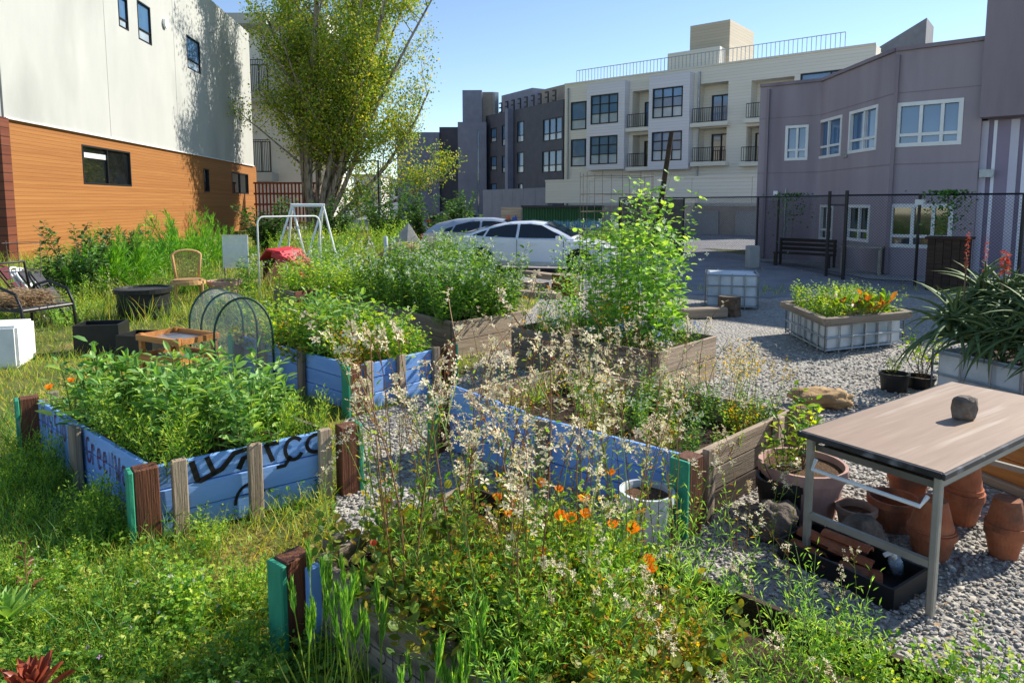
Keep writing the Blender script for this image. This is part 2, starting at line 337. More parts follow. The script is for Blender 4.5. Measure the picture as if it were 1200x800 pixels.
leafm('leaf_shade', ['2c5420', '43702a', '618a34'], .35)  # grass greens darkened, the bed's shade put into the colour
leafm('leaf_silver', ['6f7d5a', '8c987066'[:6], 'a3a886'], .35)
leafm('leaf_aloe', ['33492c', '435c36', '566a40', '6b7650'], 0, rough=.7)
leafm('leaf_succ_red', ['55202a', '73302e', '8f4a34', 'a87a3c'], .15, rough=.4)
leafm('leaf_citrus', ['2f5a1c', '6a9426', 'a8b82c', 'b8c23a'], .45, rough=.3)
leafm('leaf_chard', ['4f7a1e', '6f9628', '8ca830', 'a8702a', '7a2a18'], .35)
leafm('petal_cream', ['dfd2aa', 'efe6c8', 'e6d8b6', 'd6bc9c'], .35, (1,1,.9))
leafm('sepal', ['6a3030', '7a4a38', '8a5a40'], .2)
leafm('petal_white', ['dfe3d6', 'f0f2e8', 'd2dcc2'], .3, (1,1,1))
leafm('petal_orange', ['ea720c', 'f48a14', 'f8a024'], .45, (1.2,1,.6))
leafm('petal_yellow', ['e0b414', 'f0cc22'], .35, (1.2,1.1,.6))
leafm('petal_blue', ['8098d8', '9ab0e4', 'b8c6ee'], .3, (1,1,1.1))
leafm('petal_pink', ['b58ab0', 'c9a6c4', 'b44a5a'], .3, (1,1,1))
leafm('petal_red', ['b03a24', 'c24c30', 'c86a44'], .25, (1,1,1))
pm('stem_green', '5f7a34', '7f9444', 8, .7); pm('stem_red', '6e4630', '8a6a40', 8, .7); pm('stem_brown', '5a4a34', '7a684c', 8, .8)
pm('bark', '7c7264', 'b0a798', 6, .95, bump=.9, bscale=20, stretch=(2,2,.35), c3='4f463c', c3w=(.5,.62))
# ---------------------------------------------------------------- ground
def sheet(name, pts, z, mat):
    return struct(MB().add([(p[0], p[1], z) for p in pts], [tuple(range(len(pts)))]).out(name, mat))
sheet('ground', [(-400,-60),(400,-60),(400,700),(-400,700)], 0, 'lawn')
GRAV = [G(*p) for p in ((392,600),(404,492),(470,474),(545,440),(600,385),(640,345),(700,332),(900,348),(1010,338),(1200,352))] + [Vector((16,9,0)), Vector((16,-2,0)), Vector((1.2,-2,0)), Vector((1.3,1.6,0)), Vector((-.2,2.9,0)), Vector((-.9,3.5,0))]
sheet('gravel_yard', GRAV, .006, 'gravel')
sheet('asphalt_road', [(p.x, p.y) for p in (G(640,338), G(900,350), G(1010,340), G(1200,354))]+[(17,9.0),(19,11)]+[(p.x,p.y) for p in (G(1230,340), G(1050,322), G(960,312), G(880,300))]+[(8,32),(2,46),(-6,47),(-4,30)]+[(p.x,p.y) for p in (G(560,312), G(600,326))], .012, 'asphalt')
sheet('street', [(-60,58),(-8,50),(7,31),(13,26.5),(60,26),(80,200),(-60,200)], .017, 'asphalt')
# ---------------------------------------------------------------- facade helper
class Facade:
    """vertical plane through A (x,y) along e; outward normal n towards the yard; local frame x=along, y=inward, z=up"""
    def __init__(s, root, A, e, off=0):
        s.root = root; l = math.hypot(*e); s.e = (e[0]/l, e[1]/l); s.A = (A[0], A[1]); root.location = (A[0], A[1], 0); root.rotation_euler[2] = math.atan2(s.e[1], s.e[0])
    def uv(s, px, py): return WP(px, py, s.A, s.e)
    def rect(s, x0, y0, x1, y1):                             # pixel box -> (s0,s1,z0,z1)
        a = s.uv(x0, (y0+y1)/2)[0]; b = s.uv(x1, (y0+y1)/2)[0]; m = (x0+x1)/2
        return (a, b, s.uv(m, y1)[1], s.uv(m, y0)[1])
    def wall(s, name, s0, s1, z0, z1, holes, mat, y=0.0, depth=.3, parent=None, revmat=None):
        xs = sorted({s0, s1, *[v for h in holes for v in h[:2]]}); zs = sorted({z0, z1, *[v for h in holes for v in h[2:4]]})
        mb = MB()
        for i in range(len(xs)-1):
            for j in range(len(zs)-1):
                cx, cz = (xs[i]+xs[i+1])/2, (zs[j]+zs[j+1])/2
                if any(h[0] < cx < h[1] and h[2] < cz < h[3] for h in holes): continue
                mb.addn([(xs[i],y,zs[j]),(xs[i+1],y,zs[j]),(xs[i+1],y,zs[j+1]),(xs[i],y,zs[j+1])], [(0,1,2,3)])
        d = depth
        def rv(a, b, c, e_, dd):
            mb.addn([(a,y,c),(a,y,e_),(a,y+dd,e_),(a,y+dd,c)], [(0,1,2,3)]); mb.addn([(b,y,c),(b,y+dd,c),(b,y+dd,e_),(b,y,e_)], [(0,1,2,3)])
            mb.addn([(a,y,c),(a,y+dd,c),(b,y+dd,c),(b,y,c)], [(0,1,2,3)]); mb.addn([(a,y,e_),(b,y,e_),(b,y+dd,e_),(a,y+dd,e_)], [(0,1,2,3)])
        for h in holes:
            dd = h[4] if len(h) > 4 else .14
            rv(*h[:4], dd)
            if dd > .5: mb.addn([(h[0],y+dd,h[2]),(h[1],y+dd,h[2]),(h[1],y+dd,h[3]),(h[0],y+dd,h[3])], [(0,1,2,3)])
        rv(s0, s1, z0, z1, d)
        return mb.out(name, mat, parent or s.root)
    def window(s, r, y=0.0, cols=(.5,), rows=(.5,), frame='window_white', glass='window_glass', fw=.06, proud=.02, curtain=False, name='window', deep=.12):
        a, b, c, d = r; fr = MB(); yc = y-proud+.05; t = .1
        fr.box(((a+b)/2, yc, c+fw/2), (b-a, t, fw)); fr.box(((a+b)/2, yc, d-fw/2), (b-a, t, fw))
        fr.box((a+fw/2, yc, (c+d)/2), (fw, t, d-c-2*fw)); fr.box((b-fw/2, yc, (c+d)/2), (fw, t, d-c-2*fw))
        for k in cols: fr.box((a+(b-a)*k, yc+.01, (c+d)/2), (fw*.8, t*.7, d-c-2*fw))
        for k in rows: fr.box(((a+b)/2, yc+.013, c+(d-c)*k), (b-a-2*fw, t*.6, fw*.8))
        o = fr.out(name, frame, s.root)
        cs = [0, *cols, 1]; rs = [0, *rows, 1]
        for i in range(len(cs)-1):
            for j in range(len(rs)-1):
                x0 = a+(b-a)*cs[i]; x1 = a+(b-a)*cs[i+1]; z0 = c+(d-c)*rs[j]; z1 = c+(d-c)*rs[j+1]; k = fw*.35
                tilt = random.uniform(-.012, .012); gl = 'pale_glass' if (glass == 'window_glass' and len(rows) and j == 0 and frame == 'window_black') else glass
                MB().addn([(x0+k, y+deep-.03, z0+k),(x1-k, y+deep-.03+tilt, z0+k),(x1-k, y+deep-.03+tilt, z1-k),(x0+k, y+deep-.03, z1-k)], [(0,1,2,3)]).out('pane', gl, o)
        if curtain:
            MB().box((a+(b-a)*.3, y+deep-.045, d-(d-c)*.25), ((b-a)*.46, .01, (d-c)*.13)).out('blind', 'curtain', o)
        return o
    def part(s, name, mat, c, d): return MB().box(c, d).out(name, mat, s.root)
    def railing(s, x0, x1, y, z0, h, mat='window_black', step=.14, name='railing', rad=.02):
        mb = MB(); mb.box(((x0+x1)/2, y, z0+h), (x1-x0, .05, .05)); mb.box(((x0+x1)/2, y, z0+.08), (x1-x0, .04, .04))
        n = max(2, int((x1-x0)/step))
        for i in range(n+1): mb.box((x0+(x1-x0)*i/n, y, z0+.08+(h-.08)/2), (rad, rad, h-.1))
        return mb.out(name, mat, s.root)
# ---------------------------------------------------------------- white and orange building on the left
root = thing('apartment_building', 'tall white stucco building with orange wood cladding along its base', 'building')
LA = AT(15, 300, 23.5); LB = AT(303, 270, 55.0)
fl = Facade(root, (LA.x, LA.y), (LB.x-LA.x, LB.y-LA.y)); fl.e
LEN = math.hypot(LB.x-LA.x, LB.y-LA.y)
zo = 4.85
holes_o = [fl.rect(97,174,153,217), fl.rect(239,198,245,225), fl.rect(272,203,291,227)]
holes_w = [fl.rect(137,-3,148,33), fl.rect(160,5,175,49), fl.rect(218,46,233,83)]
fl.wall('cladding', 0, LEN, 0, zo, holes_o, 'orange_siding')
fl.wall('upper_wall', 0, LEN-.9, zo+.03, 15, holes_w, 'stucco_white', y=-.06, depth=.6)
fl.part('flashing', 'window_white', (LEN/2-.45, -.08, zo+.02), (LEN-.9, .1, .05))
for i, h in enumerate(holes_o): fl.window(h, 0, (.5,) if i != 1 else (), (), 'window_black', 'dim_glass', .07, curtain=(i == 0))
for h in holes_w: fl.window(h, -.06, (), (.3,), 'window_black', 'window_glass', .06)
v = fl.rect(185,20,196,35)
MB().lathe([(0,0),(.24,0),(.26,-.03),(.26,-.14),(0,-.14)], 16).out('vent', 'white_metal', root, loc=((v[0]+v[1])/2, -.08, (v[2]+v[3])/2)).rotation_euler[0] = R(-90)
v = fl.rect(241,33,247,38); fl.part('drain_spout', 'galv', ((v[0]+v[1])/2, -.18, v[2]), (.06, .25, .05))
for x in (125, 205):                                          # thin stucco control joints
    a = fl.uv(x, 100)[0]; fl.part('joint', 'panel_grey', (a, -.062, (15+zo)/2), (.03, .012, 15-zo-.2))
fl.part('corner_board', 'brown_siding', (-.25, .1, zo/2), (.5, .6, zo))
fl.part('end_wall', 'brown_siding', (-.3, 4.3, zo/2), (.55, 7.8, zo))
fl.part('end_panel', 'panel_grey', (-.3, 4.0, zo+5), (.55, 8, 9.9))
fl.part('core', 'stucco_white', (LEN/2-.4, 5.6, 7.4), (LEN-1.2, 10, 14.9))
# rear wing with balconies
root = thing('balcony_wing', 'white apartment wing with black railed balconies behind the poplar', 'building')
A = AT(283, 260, 60.0); fb = Facade(root, (A.x, A.y), (1, 0)); zz = lambda y: fb.uv(310, y)[1]
fb.wall('wall', 0, 8.0, 0, 18, [], 'white_far', depth=5)
for y0, y1 in ((112, 122), (203, 213), (22, 34)):
    fb.part('balcony_slab', 'stucco_white', (1.6, -.9, (zz(y0)+zz(y1))/2), (3.6, 1.8, zz(y0)-zz(y1)))
for y0, y1 in ((75, 112), (166, 203)): fb.railing(.1, 3.3, -1.75, zz(y1), zz(y0)-zz(y1), rad=.035)
for y0, y1 in ((80, 112), (170, 203)): fb.window((1.2, 2.8, zz(y1)+.1, zz(y0)+.3), -.02, (.5,), (), 'window_black', 'dim_glass')
root = thing('lattice_fence', 'red brown slatted wood fence beside the orange building', 'fence')
A = AT(300, 270, 52.0); fw_ = Facade(root, (A.x, A.y), (1, .05))
for i in range(17): fw_.part('slat', 'lattice', (.1+i*.27, 0, 1.75), (.13, .05, 3.5))
for z in (.5, 1.9, 2.7, 3.5): fw_.part('rail', 'lattice', (2.3, -.045, z), (4.7, .04, .14))
# ---------------------------------------------------------------- grey two-storey building on the right, three facets
root = thing('stucco_building', 'mauve grey two storey stucco building with white framed windows behind the black fence', 'building')
P0 = AT(884, 300, 24.6); P1 = AT(955, 300, 23.4); P2 = AT(1037, 300, 18.9); P3 = AT(1139, 300, 17.6); P4 = AT(1420, 300, 14.6)
ZR = 6.05
class Sub(Facade):
    """a facet of one building: parts go under the same root, placed in world frame"""
    def __init__(s, root, A, B):
        s.rootx = root; d = Vector((B.x-A.x, B.y-A.y)); s.L = d.length; d.normalize(); s.e = (d.x, d.y); s.A = (A.x, A.y)
        s.root = bpy.data.objects.new('facade_wing', None); col.objects.link(s.root); s.root.parent = root
        s.root.location = (A.x, A.y, 0); s.root.rotation_euler[2] = math.atan2(d.y, d.x); s.root.empty_display_size = .1
fA = Sub(root, P0, P1); fB = Sub(root, P1, P2); fC = Sub(root, P2, P3); fD = Sub(root, P3, P4)
wa = [fA.rect(920,147,947,188)]; wb = [fB.rect(954,139,986,185), fB.rect(995,127,1028,178), fB.rect(946,240,976,281), fB.rect(992,240,1019,283)]; wc = [fC.rect(1050,118,1128,171), fC.rect(1041,239,1116,291)]
wb[2] = (max(.25, wb[2][0]), *wb[2][1:])
for f, hs in ((fA, wa), (fB, wb), (fC, wc)): f.wall('wall', 0, f.L, 0, ZR, hs, 'stucco_grey', depth=.5)
for f, hs in ((fA, wa), (fB, wb)):
    for h in hs: f.window(h, 0, (.52,), (.3,), glass='window_glass' if h[3] > 3.2 else 'dim_glass', fw=.09)
for h in wc: fC.window(h, 0, (.38, .7), (.27,), glass='window_glass' if h[3] > 3.2 else 'dim_glass', fw=.1)
for f in (fA, fB, fC):
    f.part('coping', 'stucco_grey_dark', (f.L/2, .1, ZR+.05), (f.L, .35, .1))
    f.part('score_line', 'stucco_grey_dark', (f.L/2, -.004, 3.05), (f.L, .012, .03))
fA.part('core', 'stucco_grey', (6.2, 4.6, 3), (12, 8, 5.9)); fC.part('core', 'stucco_grey', (2.6, 4, 3), (4.6, 6.5, 5.9))
d_ = fA.rect(893,252,918,298); fA.part('door', 'stucco_grey_dark', ((d_[0]+d_[1])/2, -.02, 1.05), (d_[1]-d_[0], .05, 2.1))
for f, xs in ((fA, (.3,)), (fC, (.06,))):
    for x in xs: f.part('downspout', 'stucco_grey_dark', (x, -.06, 3.0), (.09, .09, 5.9))
fC.part('wall_vent', 'galv', (2.2, -.03, 2.75), (.3, .06, .2)); fB.part('wall_vent', 'galv', (1.9, -.03, 3.5), (.25, .06, .18)); fA.part('wall_lamp', 'white_metal', (.7, -.1, 2.35), (.14, .2, .14)); fA.part('conduit', 'galv', (1.0, -.03, 1.3), (.03, .03, 2.4))
for f in (fA, fB, fC): f.part('score_line', 'stucco_grey_dark', (f.L/2, -.0035, 4.95), (f.L, .011, .025))
# tall block with striped lower panels
zt = fD.uv(1139, 140)[1]
fD.part('upper_block', 'stucco_grey_dark', (fD.L/2, 2.4, (zt+7.5)/2), (fD.L, 5.4, 7.5-zt))
fD.part('lower_block', 'stripe_mauve', (fD.L/2+.05, 2.9, zt/2), (fD.L-.1, 5.4, zt))
for x0, x1, mt in ((1136,1146,'stripe_mauve'),(1146,1154,'stripe_white'),(1160,1164,'stripe_bright'),(1164,1180,'stripe_mauve'),(1180,1190,'stripe_white'),(1196,1201,'stripe_bright'),(1215,1226,'stripe_white'),(1240,1246,'stripe_bright')):
    a, b = fD.uv(x0, 200)[0], fD.uv(x1, 200)[0]; fD.part('stripe_panel', mt, ((a+b)/2, .17, zt/2-.02), (b-a, .06, zt-.06))
bpy.context.view_layer.update()
root.location = (P0.x, P0.y, 0)
for f in (fA, fB, fC, fD):                                    # parts sit directly under the building
    for c in list(f.root.children):
        M = Matrix.Translation((-P0.x, -P0.y, 0)) @ f.root.matrix_basis @ c.matrix_basis; c.parent = root; c.matrix_basis = M
    bpy.data.objects.remove(f.root)
sheet('pavement', [(p.x, p.y) for p in (P0, P1, P2, P3)]+[(P4.x, P4.y)]+[(P4.x-.8, P4.y-1.6), (P3.x-.7, P3.y-1.1), (P2.x-1.0, P2.y-1.1), (P1.x-1.1, P1.y-1.2), (P0.x-.2, P0.y-1.4)], .03, 'concrete')
# ---------------------------------------------------------------- cream apartment block
CE = (.78, -.63)
root = thing('apartment_block', 'cream sided four storey apartment block with bays and balconies', 'building')
A = AT(661, 230, 60.0); fc = Facade(root, (A.x, A.y), CE)
ztop = fc.uv(770, 86)[1]; S1 = fc.uv(1026, 70)[0]; zb = fc.uv(770, 230)[1]
def fr(x0, y0, x1, y1): return fc.rect(x0, y0, x1, y1)
bays = [(693, 737), (765, 812)]
hw = [fr(669,119,693,152), fr(669,163,692,195), fr(938,84,988,100)]
bal = [fr(741,106,765,150)+(1.2,), fr(741,158,763,196)+(1.2,), fr(817,97,853,144)+(1.2,), fr(817,150,851,190)+(1.2,), fr(880,92,930,138)+(1.2,), fr(874,148,890,190)+(1.2,)]
fc.wall('wall', 0, S1, 0, ztop, hw+bal, 'cream_siding', depth=1.4)
fc.part('core', 'cream_siding', (S1/2, 8.4, ztop/2-.1), (S1, 13.9, ztop-.2))
for h in hw: fc.window(h, 0, (.72,), (.36,) if h[3]-h[2] > 1.5 else (), 'window_black', 'window_glass', .09)
for x0, x1 in bays:
    a = fc.uv(x0, 150)[0]; b = fc.uv(x1, 150)[0]; z0 = fc.uv((x0+x1)/2, 199)[1]; z1 = ztop-.35
    w4 = [fr(x0+5, (112 if x0 < 700 else 104), x1-7, (146 if x0 < 700 else 139)), fr(x0+4, (160 if x0 < 700 else 155), x1-8, (193 if x0 < 700 else 189))]
    fc.wall('bay', a, b, z0, z1, w4, 'lavender_siding', y=-.75, depth=.74)
    for h in w4: fc.window(h, -.75, (.33, .66), (.36, .68), 'window_black', 'window_glass', .09)
for h in bal:
    m_ = (h[0]+h[1])/2
    fc.window((h[0]+(h[1]-h[0])*.3, h[1]-.1, h[2]+.05, h[2]+2.15), 1.05, (.5,), (), 'window_black', 'window_glass' if h[2] > 6 else 'dim_glass', .08)
    fc.part('balcony_slab', 'cream_siding', (m_, -.3, h[2]-.15), (h[1]-h[0]+.5, .7, .3)); fc.railing(h[0]-.1, h[1]+.1, -.55, h[2], 1.05, step=.16, rad=.03)
fc.railing(.8, S1-2, .6, ztop, 1.2, 'galv', step=.3, name='roof_railing', rad=.04)
fc.part('parapet', 'cream_siding', (S1/2, -.02, ztop+.06), (S1, .16, .12))
ph = fr(797,35,838,80); fc.part('penthouse', 'tan_siding', ((ph[0]+ph[1])/2+.2, 4.2, (ztop+ph[3]+.8)/2), (ph[1]-ph[0]+.4, 5.0, ph[3]+.8-ztop))
fc.part('penthouse_base', 'cream_siding', ((ph[0]+ph[1])/2-.6, 1.4, ztop+.75), (4.2, 1.6, 1.5))
fc.part('downspout', 'galv', (.4, -.1, ztop/2), (.12, .12, ztop-.6)); a = fc.uv(816, 150)[0]; fc.part('downspout', 'galv', (a+.2, -.12, ztop/2), (.12, .12, ztop-.6))
a = fc.uv(1012, 60)[0]; MB().add([(a-.5,3,ztop),(a+3,3,ztop),(a+3,3,ztop+1.9),(a-.5,6,ztop),(a+3,6,ztop),(a+3,6,ztop+1.9)], [(0,1,2),(5,4,3),(0,2,5,3),(1,4,5,2),(0,3,4,1)]).out('roof_monitor', 'roof_grey', root)
# ---------------------------------------------------------------- dark apartment block left of it
root = thing('dark_apartment_block', 'dark charcoal apartment block with rooftop structures left of the cream block', 'building')
A = AT(569, 230, 72.0); fd = Facade(root, (A.x, A.y), (AT(660,230,60.4)-AT(569,230,72)).xy[:])
SD = fd.uv(660, 200)[0]; zt_ = fd.uv(630, 123)[1]
wins = [fd.rect(575,150,582,167), fd.rect(575,183,582,200), fd.rect(575,215,582,235), fd.rect(588,146,596,171), fd.rect(588,182,596,203), fd.rect(606,142,614,167), fd.rect(606,178,614,203), fd.rect(607,215,613,226),
        fd.rect(636,138,659,165), fd.rect(635,176,659,202)]
fd.wall('wall', 0, SD-.05, 0, zt_, wins, 'dark_facade', depth=.5)
for i, h in enumerate(wins): fd.window(h, 0, (.33, .66) if i > 7 else (), (.33,), 'window_black', 'window_glass', .1)
fd.part('core', 'dark_facade', (SD/2, 6.5, zt_/2-.1), (SD-.3, 11.9, zt_-.2))
a = fd.uv(600, 180)[0]; fd.part('fin', 'dark_facade_light', (a, -.3, zt_/2+.1), (.5, .7, zt_))
pr = fd.rect(578,106,612,126); fd.part('roof_house', 'dark_facade_light', (pr[1]*.5+.6, 3.2, zt_+1.0), (pr[1]-pr[0]+.3, 4, 2.0)); fd.part('roof_house', 'tan_facade', (pr[1]+2.8, 3.6, zt_+.75), (4.2, 4, 1.9))
for i in range(9):                                            # rooftop letters seen from behind
    a = SD*(.18+.085*i); mb = MB(); z = zt_+.12
    mb.box((a,.5,z+.5), (.12,.1,1.0)); mb.box((a-.25,.5,z+.95), (.4,.1,.12)); mb.box((a-.25,.5,z+.5), (.4,.1,.12))
    if i % 2 == 0: mb.box((a-.25,.5,z+.06), (.4,.1,.12))
    mb.out('roof_letter', 'window_black', root)
fd.part('flue', 'galv', (1.1, .6, zt_+.2), (.45, .45, 4.2))
root = thing('slate_tower', 'slate grey stair tower with a narrow window strip beside the dark block', 'building')
A = AT(537, 230, 71); ft = Facade(root, (A.x, A.y), (1, -.03)); St = ft.uv(570, 200)[0]; z1 = ft.uv(550, 143)[1]
sl_ = ft.rect(559,152,562,250); ft.wall('wall', 0, St, 0, z1, [sl_], 'dark_facade_light', depth=.5); ft.window(sl_, 0, (), (.2,.4,.6,.8), 'dark_facade_light', 'window_glass', .05)
ft.part('core', 'dark_facade_light', (St/2, 4.5, z1/2-.1), (St, 7.9, z1-.2))
z2 = ft.uv(550, 105)[1]; ft.part('stair_tower', 'dark_facade_light', (ft.uv(553,130)[0], 2.4, (z1+z2)/2), (2.0, 4, z2-z1)); ft.part('stair_tower_side', 'tan_facade', (ft.uv(571,130)[0], 2.9, (z1+z2)/2-.05), (1.2, 3.8, z2-z1-.1))
root = thing('slate_building', 'slate grey building with a black recess seen through the poplar branches', 'building')
A = AT(466, 230, 78); fs = Facade(root, (A.x, A.y), (1, 0)); Ss = fs.uv(515, 200)[0]; Se = fs.uv(539, 200)[0]; z1 = fs.uv(500, 155)[1]
fs.part('wall', 'dark_facade_light', (Ss/2, 4, z1/2), (Ss, 8, z1)); fs.part('recess_wall', 'dark_facade', ((Ss+Se)/2, 4.3, z1/2+.3), (Se-Ss, 8, z1+.6))
for x, y0, y1 in ((486,222,232),(502,218,228)): fs.window(fs.rect(x,y0,x+4,y1), 0, (), (), 'window_black', 'window_glass', .05)
# low boundary walls
root = thing('slate_boundary_wall', 'slate grey panelled boundary wall below the dark block', 'wall')
A = AT(566, 240, 62); fm = Facade(root, (A.x, A.y), (AT(642,240,52)-AT(566,240,62)).xy[:]); S2 = fm.uv(642, 235)[0]; z1 = fm.uv(610, 221)[1]
n = 6
for i in range(n): fm.part('panel', 'dark_facade_light', (S2*(i+.5)/n, .2, z1/2), (S2/n-.03, .4, z1))
root = thing('cream_boundary_wall', 'long cream sided boundary wall over garage doors', 'wall')
A = AT(639, 240, 52); fg = Facade(root, (A.x, A.y), CE); S3 = fg.uv(960, 235)[0]; z1 = fg.uv(760, 210)[1]; z2 = fg.uv(760, 238)[1]
for i in range(5): fg.part('panel', 'cream_siding', (S3*(i+.5)/5, .2, (z1+z2)/2), (S3/5-.02, .4, z1-z2))
fg.part('lower_wall', 'tan_facade', (S3/2, .35, z2/2-.1), (S3, .3, z2-.2)); fg.part('coping', 'cream_siding', (S3/2, .2, z1+.06), (S3, .5, .12))
for i in range(4): fg.part('garage_door', 'panel_grey', (S3*(.12+.24*i), .15, z2/2-.25), (3.6, .1, z2-.5))
# distant white houses and street pole
for (x0, x1, y0, D, lb) in ((415, 447, 207, 95, 'distant white house left of the street pole'), (449, 472, 212, 110, 'distant pale house with a flat dark roofline right of the street pole')):
    root = thing('distant_house', lb, 'house'); A = AT(x0, 240, D); f = Facade(root, (A.x, A.y), (1, 0)); s1 = f.uv(x1, 230)[0]; z1 = f.uv(x0, y0)[1]
    ws = [f.rect(x0+6, 214, x0+10, 226), f.rect(x0+14, 218, x0+19, 230)]
    f.wall('wall', 0, s1, 0, z1, ws, 'white_far', depth=6); f.part('roof', 'roof_grey', (s1/2, 3, z1+.15), (s1+.4, 6.6, .3))
    for h in ws: f.window(h, 0, (), (.5,), 'window_black', 'dim_glass', .1)
p = AT(445, 285, 42.0); tag(MB().tube([(0,0,0),(0,0,4.6)], .06, 8).tube([(0,0,4.55),(-2.4,0,4.5)], .03, 6).out('street_pole', 'black_metal', loc=(p.x, p.y, 0)), 'thin dark street pole with an arm right of the poplar trunk', 'pole')
# painted container and mural board
root = thing('shipping_container', 'corrugated container painted with green forest over blue water', 'container')
A = AT(612, 276, 36); f = Facade(root, (A.x, A.y), (1, -.1)); s1 = f.uv(706, 260)[0]; z1 = f.uv(650, 243)[1]
mb = MB(); n = 30
for i in range(n):
    x0 = s1*i/n; x1 = s1*(i+1)/n; q = (x1-x0)/4
    V = [(x0,0,.1),(x0+q,0,.1),(x0+2*q,.06,.1),(x0+3*q,.06,.1),(x1,0,.1)]; V += [(a,b,z1) for a,b,c in V]
    mb.addn(V, [(k,k+1,k+6,k+5) for k in range(4)])
mb.box((s1/2, 1.3, z1/2), (s1, 2.3, z1-.1)); mb.out('corrugated_wall', 'mural', root); f.part('top_rail', 'black_metal', (s1/2, -.02, z1+.04), (s1+.1, .14, .12))
f.part('bottom_rail', 'black_metal', (s1/2, -.02, .06), (s1+.1, .14, .12))
root = thing('mural_board', 'tan plywood board with orange and blue painted figures beside the container', 'board')
A = AT(587, 276, 36.3); f = Facade(root, (A.x, A.y), (1, -.1)); s1 = f.uv(611, 260)[0]; z1 = f.uv(600, 243)[1]
f.part('board', 'palewood', (s1/2, .05, z1/2), (s1-.03, .08, z1)); pm('mural_orange', 'c8562a', 'd8724a', 3); pm('mural_blue', '2f4f94', '4a6cb0', 3)
for x, m_ in ((.35, 'mural_orange'), (.68, 'mural_blue')):
    MB().prism([(math.cos(a)*.13*(1+.4*math.sin(3*a)), math.sin(a)*.4*(1+.25*math.cos(5*a+x))) for a in np.linspace(0, 2*PI, 22)[:-1]], 0, .01).out('painted_figure', m_, root, loc=(s1*x, 0, z1*.52)).rotation_euler[0] = R(90)
# ---------------------------------------------------------------- black chain-link fence
root = thing('chain_link_fence', 'black chain link fence with a gate along the grey building', 'fence')
FP = [AT(725, 300, 27), AT(800, 300, 26), AT(886, 300, 22.8), AT(910, 300, 21.8), AT(969, 300, 18.6), AT(989, 300, 17.7), AT(1074, 300, 16.4), AT(1195, 300, 14.9), AT(1330, 300, 13.3)]
FP = [Vector((p.x, p.y, 0)) for p in FP]; FH = 2.2; root.location = FP[0]
for i, p in enumerate(FP):
    h = FH+(.12 if i in (4, 5) else .02); MB().tube([(0,0,0),(0,0,h)], .045 if i in (4,5) else .035, 8).out('post', 'black_metal', root, loc=p-FP[0])
for i in range(len(FP)-1):
    a = FP[i]-FP[0]; b = FP[i+1]-FP[0]; L_ = (b-a).length; d = (b-a).normalized(); mb = MB()
    MB().tube([a+Vector((0,0,FH)), b+Vector((0,0,FH))], .025, 6).out('top_rail', 'black_metal', root)
    if i == 4: MB().tube([a+Vector((0,0,1.95)), b+Vector((0,0,1.95))], .022, 6).tube([a+Vector((0,0,.1)), b+Vector((0,0,.1))], .022, 6).out('gate_rail', 'black_metal', root)
    st = .075; k = -FH
    wv = []
    while k < L_:
        for sgn in (1, -1):
            # diagonal wire clipped to the panel
            s0, s1_ = (k, k+FH); z0, z1 = (0.04, FH) if sgn > 0 else (FH, .04)
            t0 = max(0, (0-s0)/FH); t1 = min(1, (L_-s0)/FH)
            if t1-t0 > .02: wv.append((s0+FH*t0, z0+(z1-z0)*t0, s0+FH*t1, z0+(z1-z0)*t1))
        k += st
    for s0, z0, s1_, z1 in wv:
        p = a+d*s0+Vector((0,0,z0)); q = a+d*s1_+Vector((0,0,z1)); mb.beam(p, q, .0045, .0045)
    mb.out('wire_mesh', 'black_metal', root, kind='stuff')
    if i == 0: mb2 = MB(); mb2.beam(a+Vector((0,.06,1.1)), b+Vector((0,.06,1.1)), .012, 2.1); mb2.out('privacy_screen', 'under_table', root)
p = FP[6]; root = tag(MB().box((0,0,0), (.24,.02,.13)).out('fence_sign', 'white_metal', loc=(p.x-.02, p.y-.05, 2.02)), 'small white notice hung on the black fence post', 'sign')
# ---------------------------------------------------------------- raised beds
def stroke(mb, pts, wd):
    """flat brush stroke in local x,z on y=0; pts 2D"""
    pts = np.array(pts, float); T = np.gradient(pts, axis=0); T /= np.linalg.norm(T, axis=1)[:,None]+1e-9; N = np.c_[-T[:,1], T[:,0]]*wd/2
    a = pts+N; b = pts-N; n = len(pts); V = np.concatenate([np.c_[a[:,0], np.zeros(n), a[:,1]], np.c_[b[:,0], np.zeros(n), b[:,1]]])
    mb.addn(V, [(i, i+1, n+i+1, n+i) for i in range(n-1)])
def arc(cx, cz, rx, rz_, a0, a1, n=14):
    return [(cx+rx*math.cos(R(a)), cz+rz_*math.sin(R(a))) for a in np.linspace(a0, a1, n)]
LET = {'M': [[(0,0),(.08,1),(.35,.35),(.62,1),(.7,0)]], 'I': [[(.1,0),(.1,.68)],[(.1,.86),(.1,.93)]], 'S': [arc(.3,.72,.26,.24,40,250,10)+arc(.3,.26,.28,.25,80,-140,10)],
 'O': [arc(.35,.42,.3,.4,0,360,16)], 'N': [[(0,0),(.03,.9),(.55,.05),(.58,.95)]], 'G': [arc(.4,.5,.36,.48,50,340,16)+[(.76,.45),(.45,.45)]], 'R': [[(.05,0),(.05,.85)], arc(.25,.5,.2,.3,170,20,8)],
 'E': [[(.02,.42),(.5,.5)]+arc(.27,.42,.26,.38,20,320,14)], 'W': [[(0,.9),(.15,0),(.35,.6),(.52,0),(.68,.9)]], 'A': [arc(.3,.35,.28,.34,60,420,14),[(.6,.7),(.6,0)]], 'Y': [[(0,.8),(.28,.35)],[(.55,.85),(.1,-.3)]]}
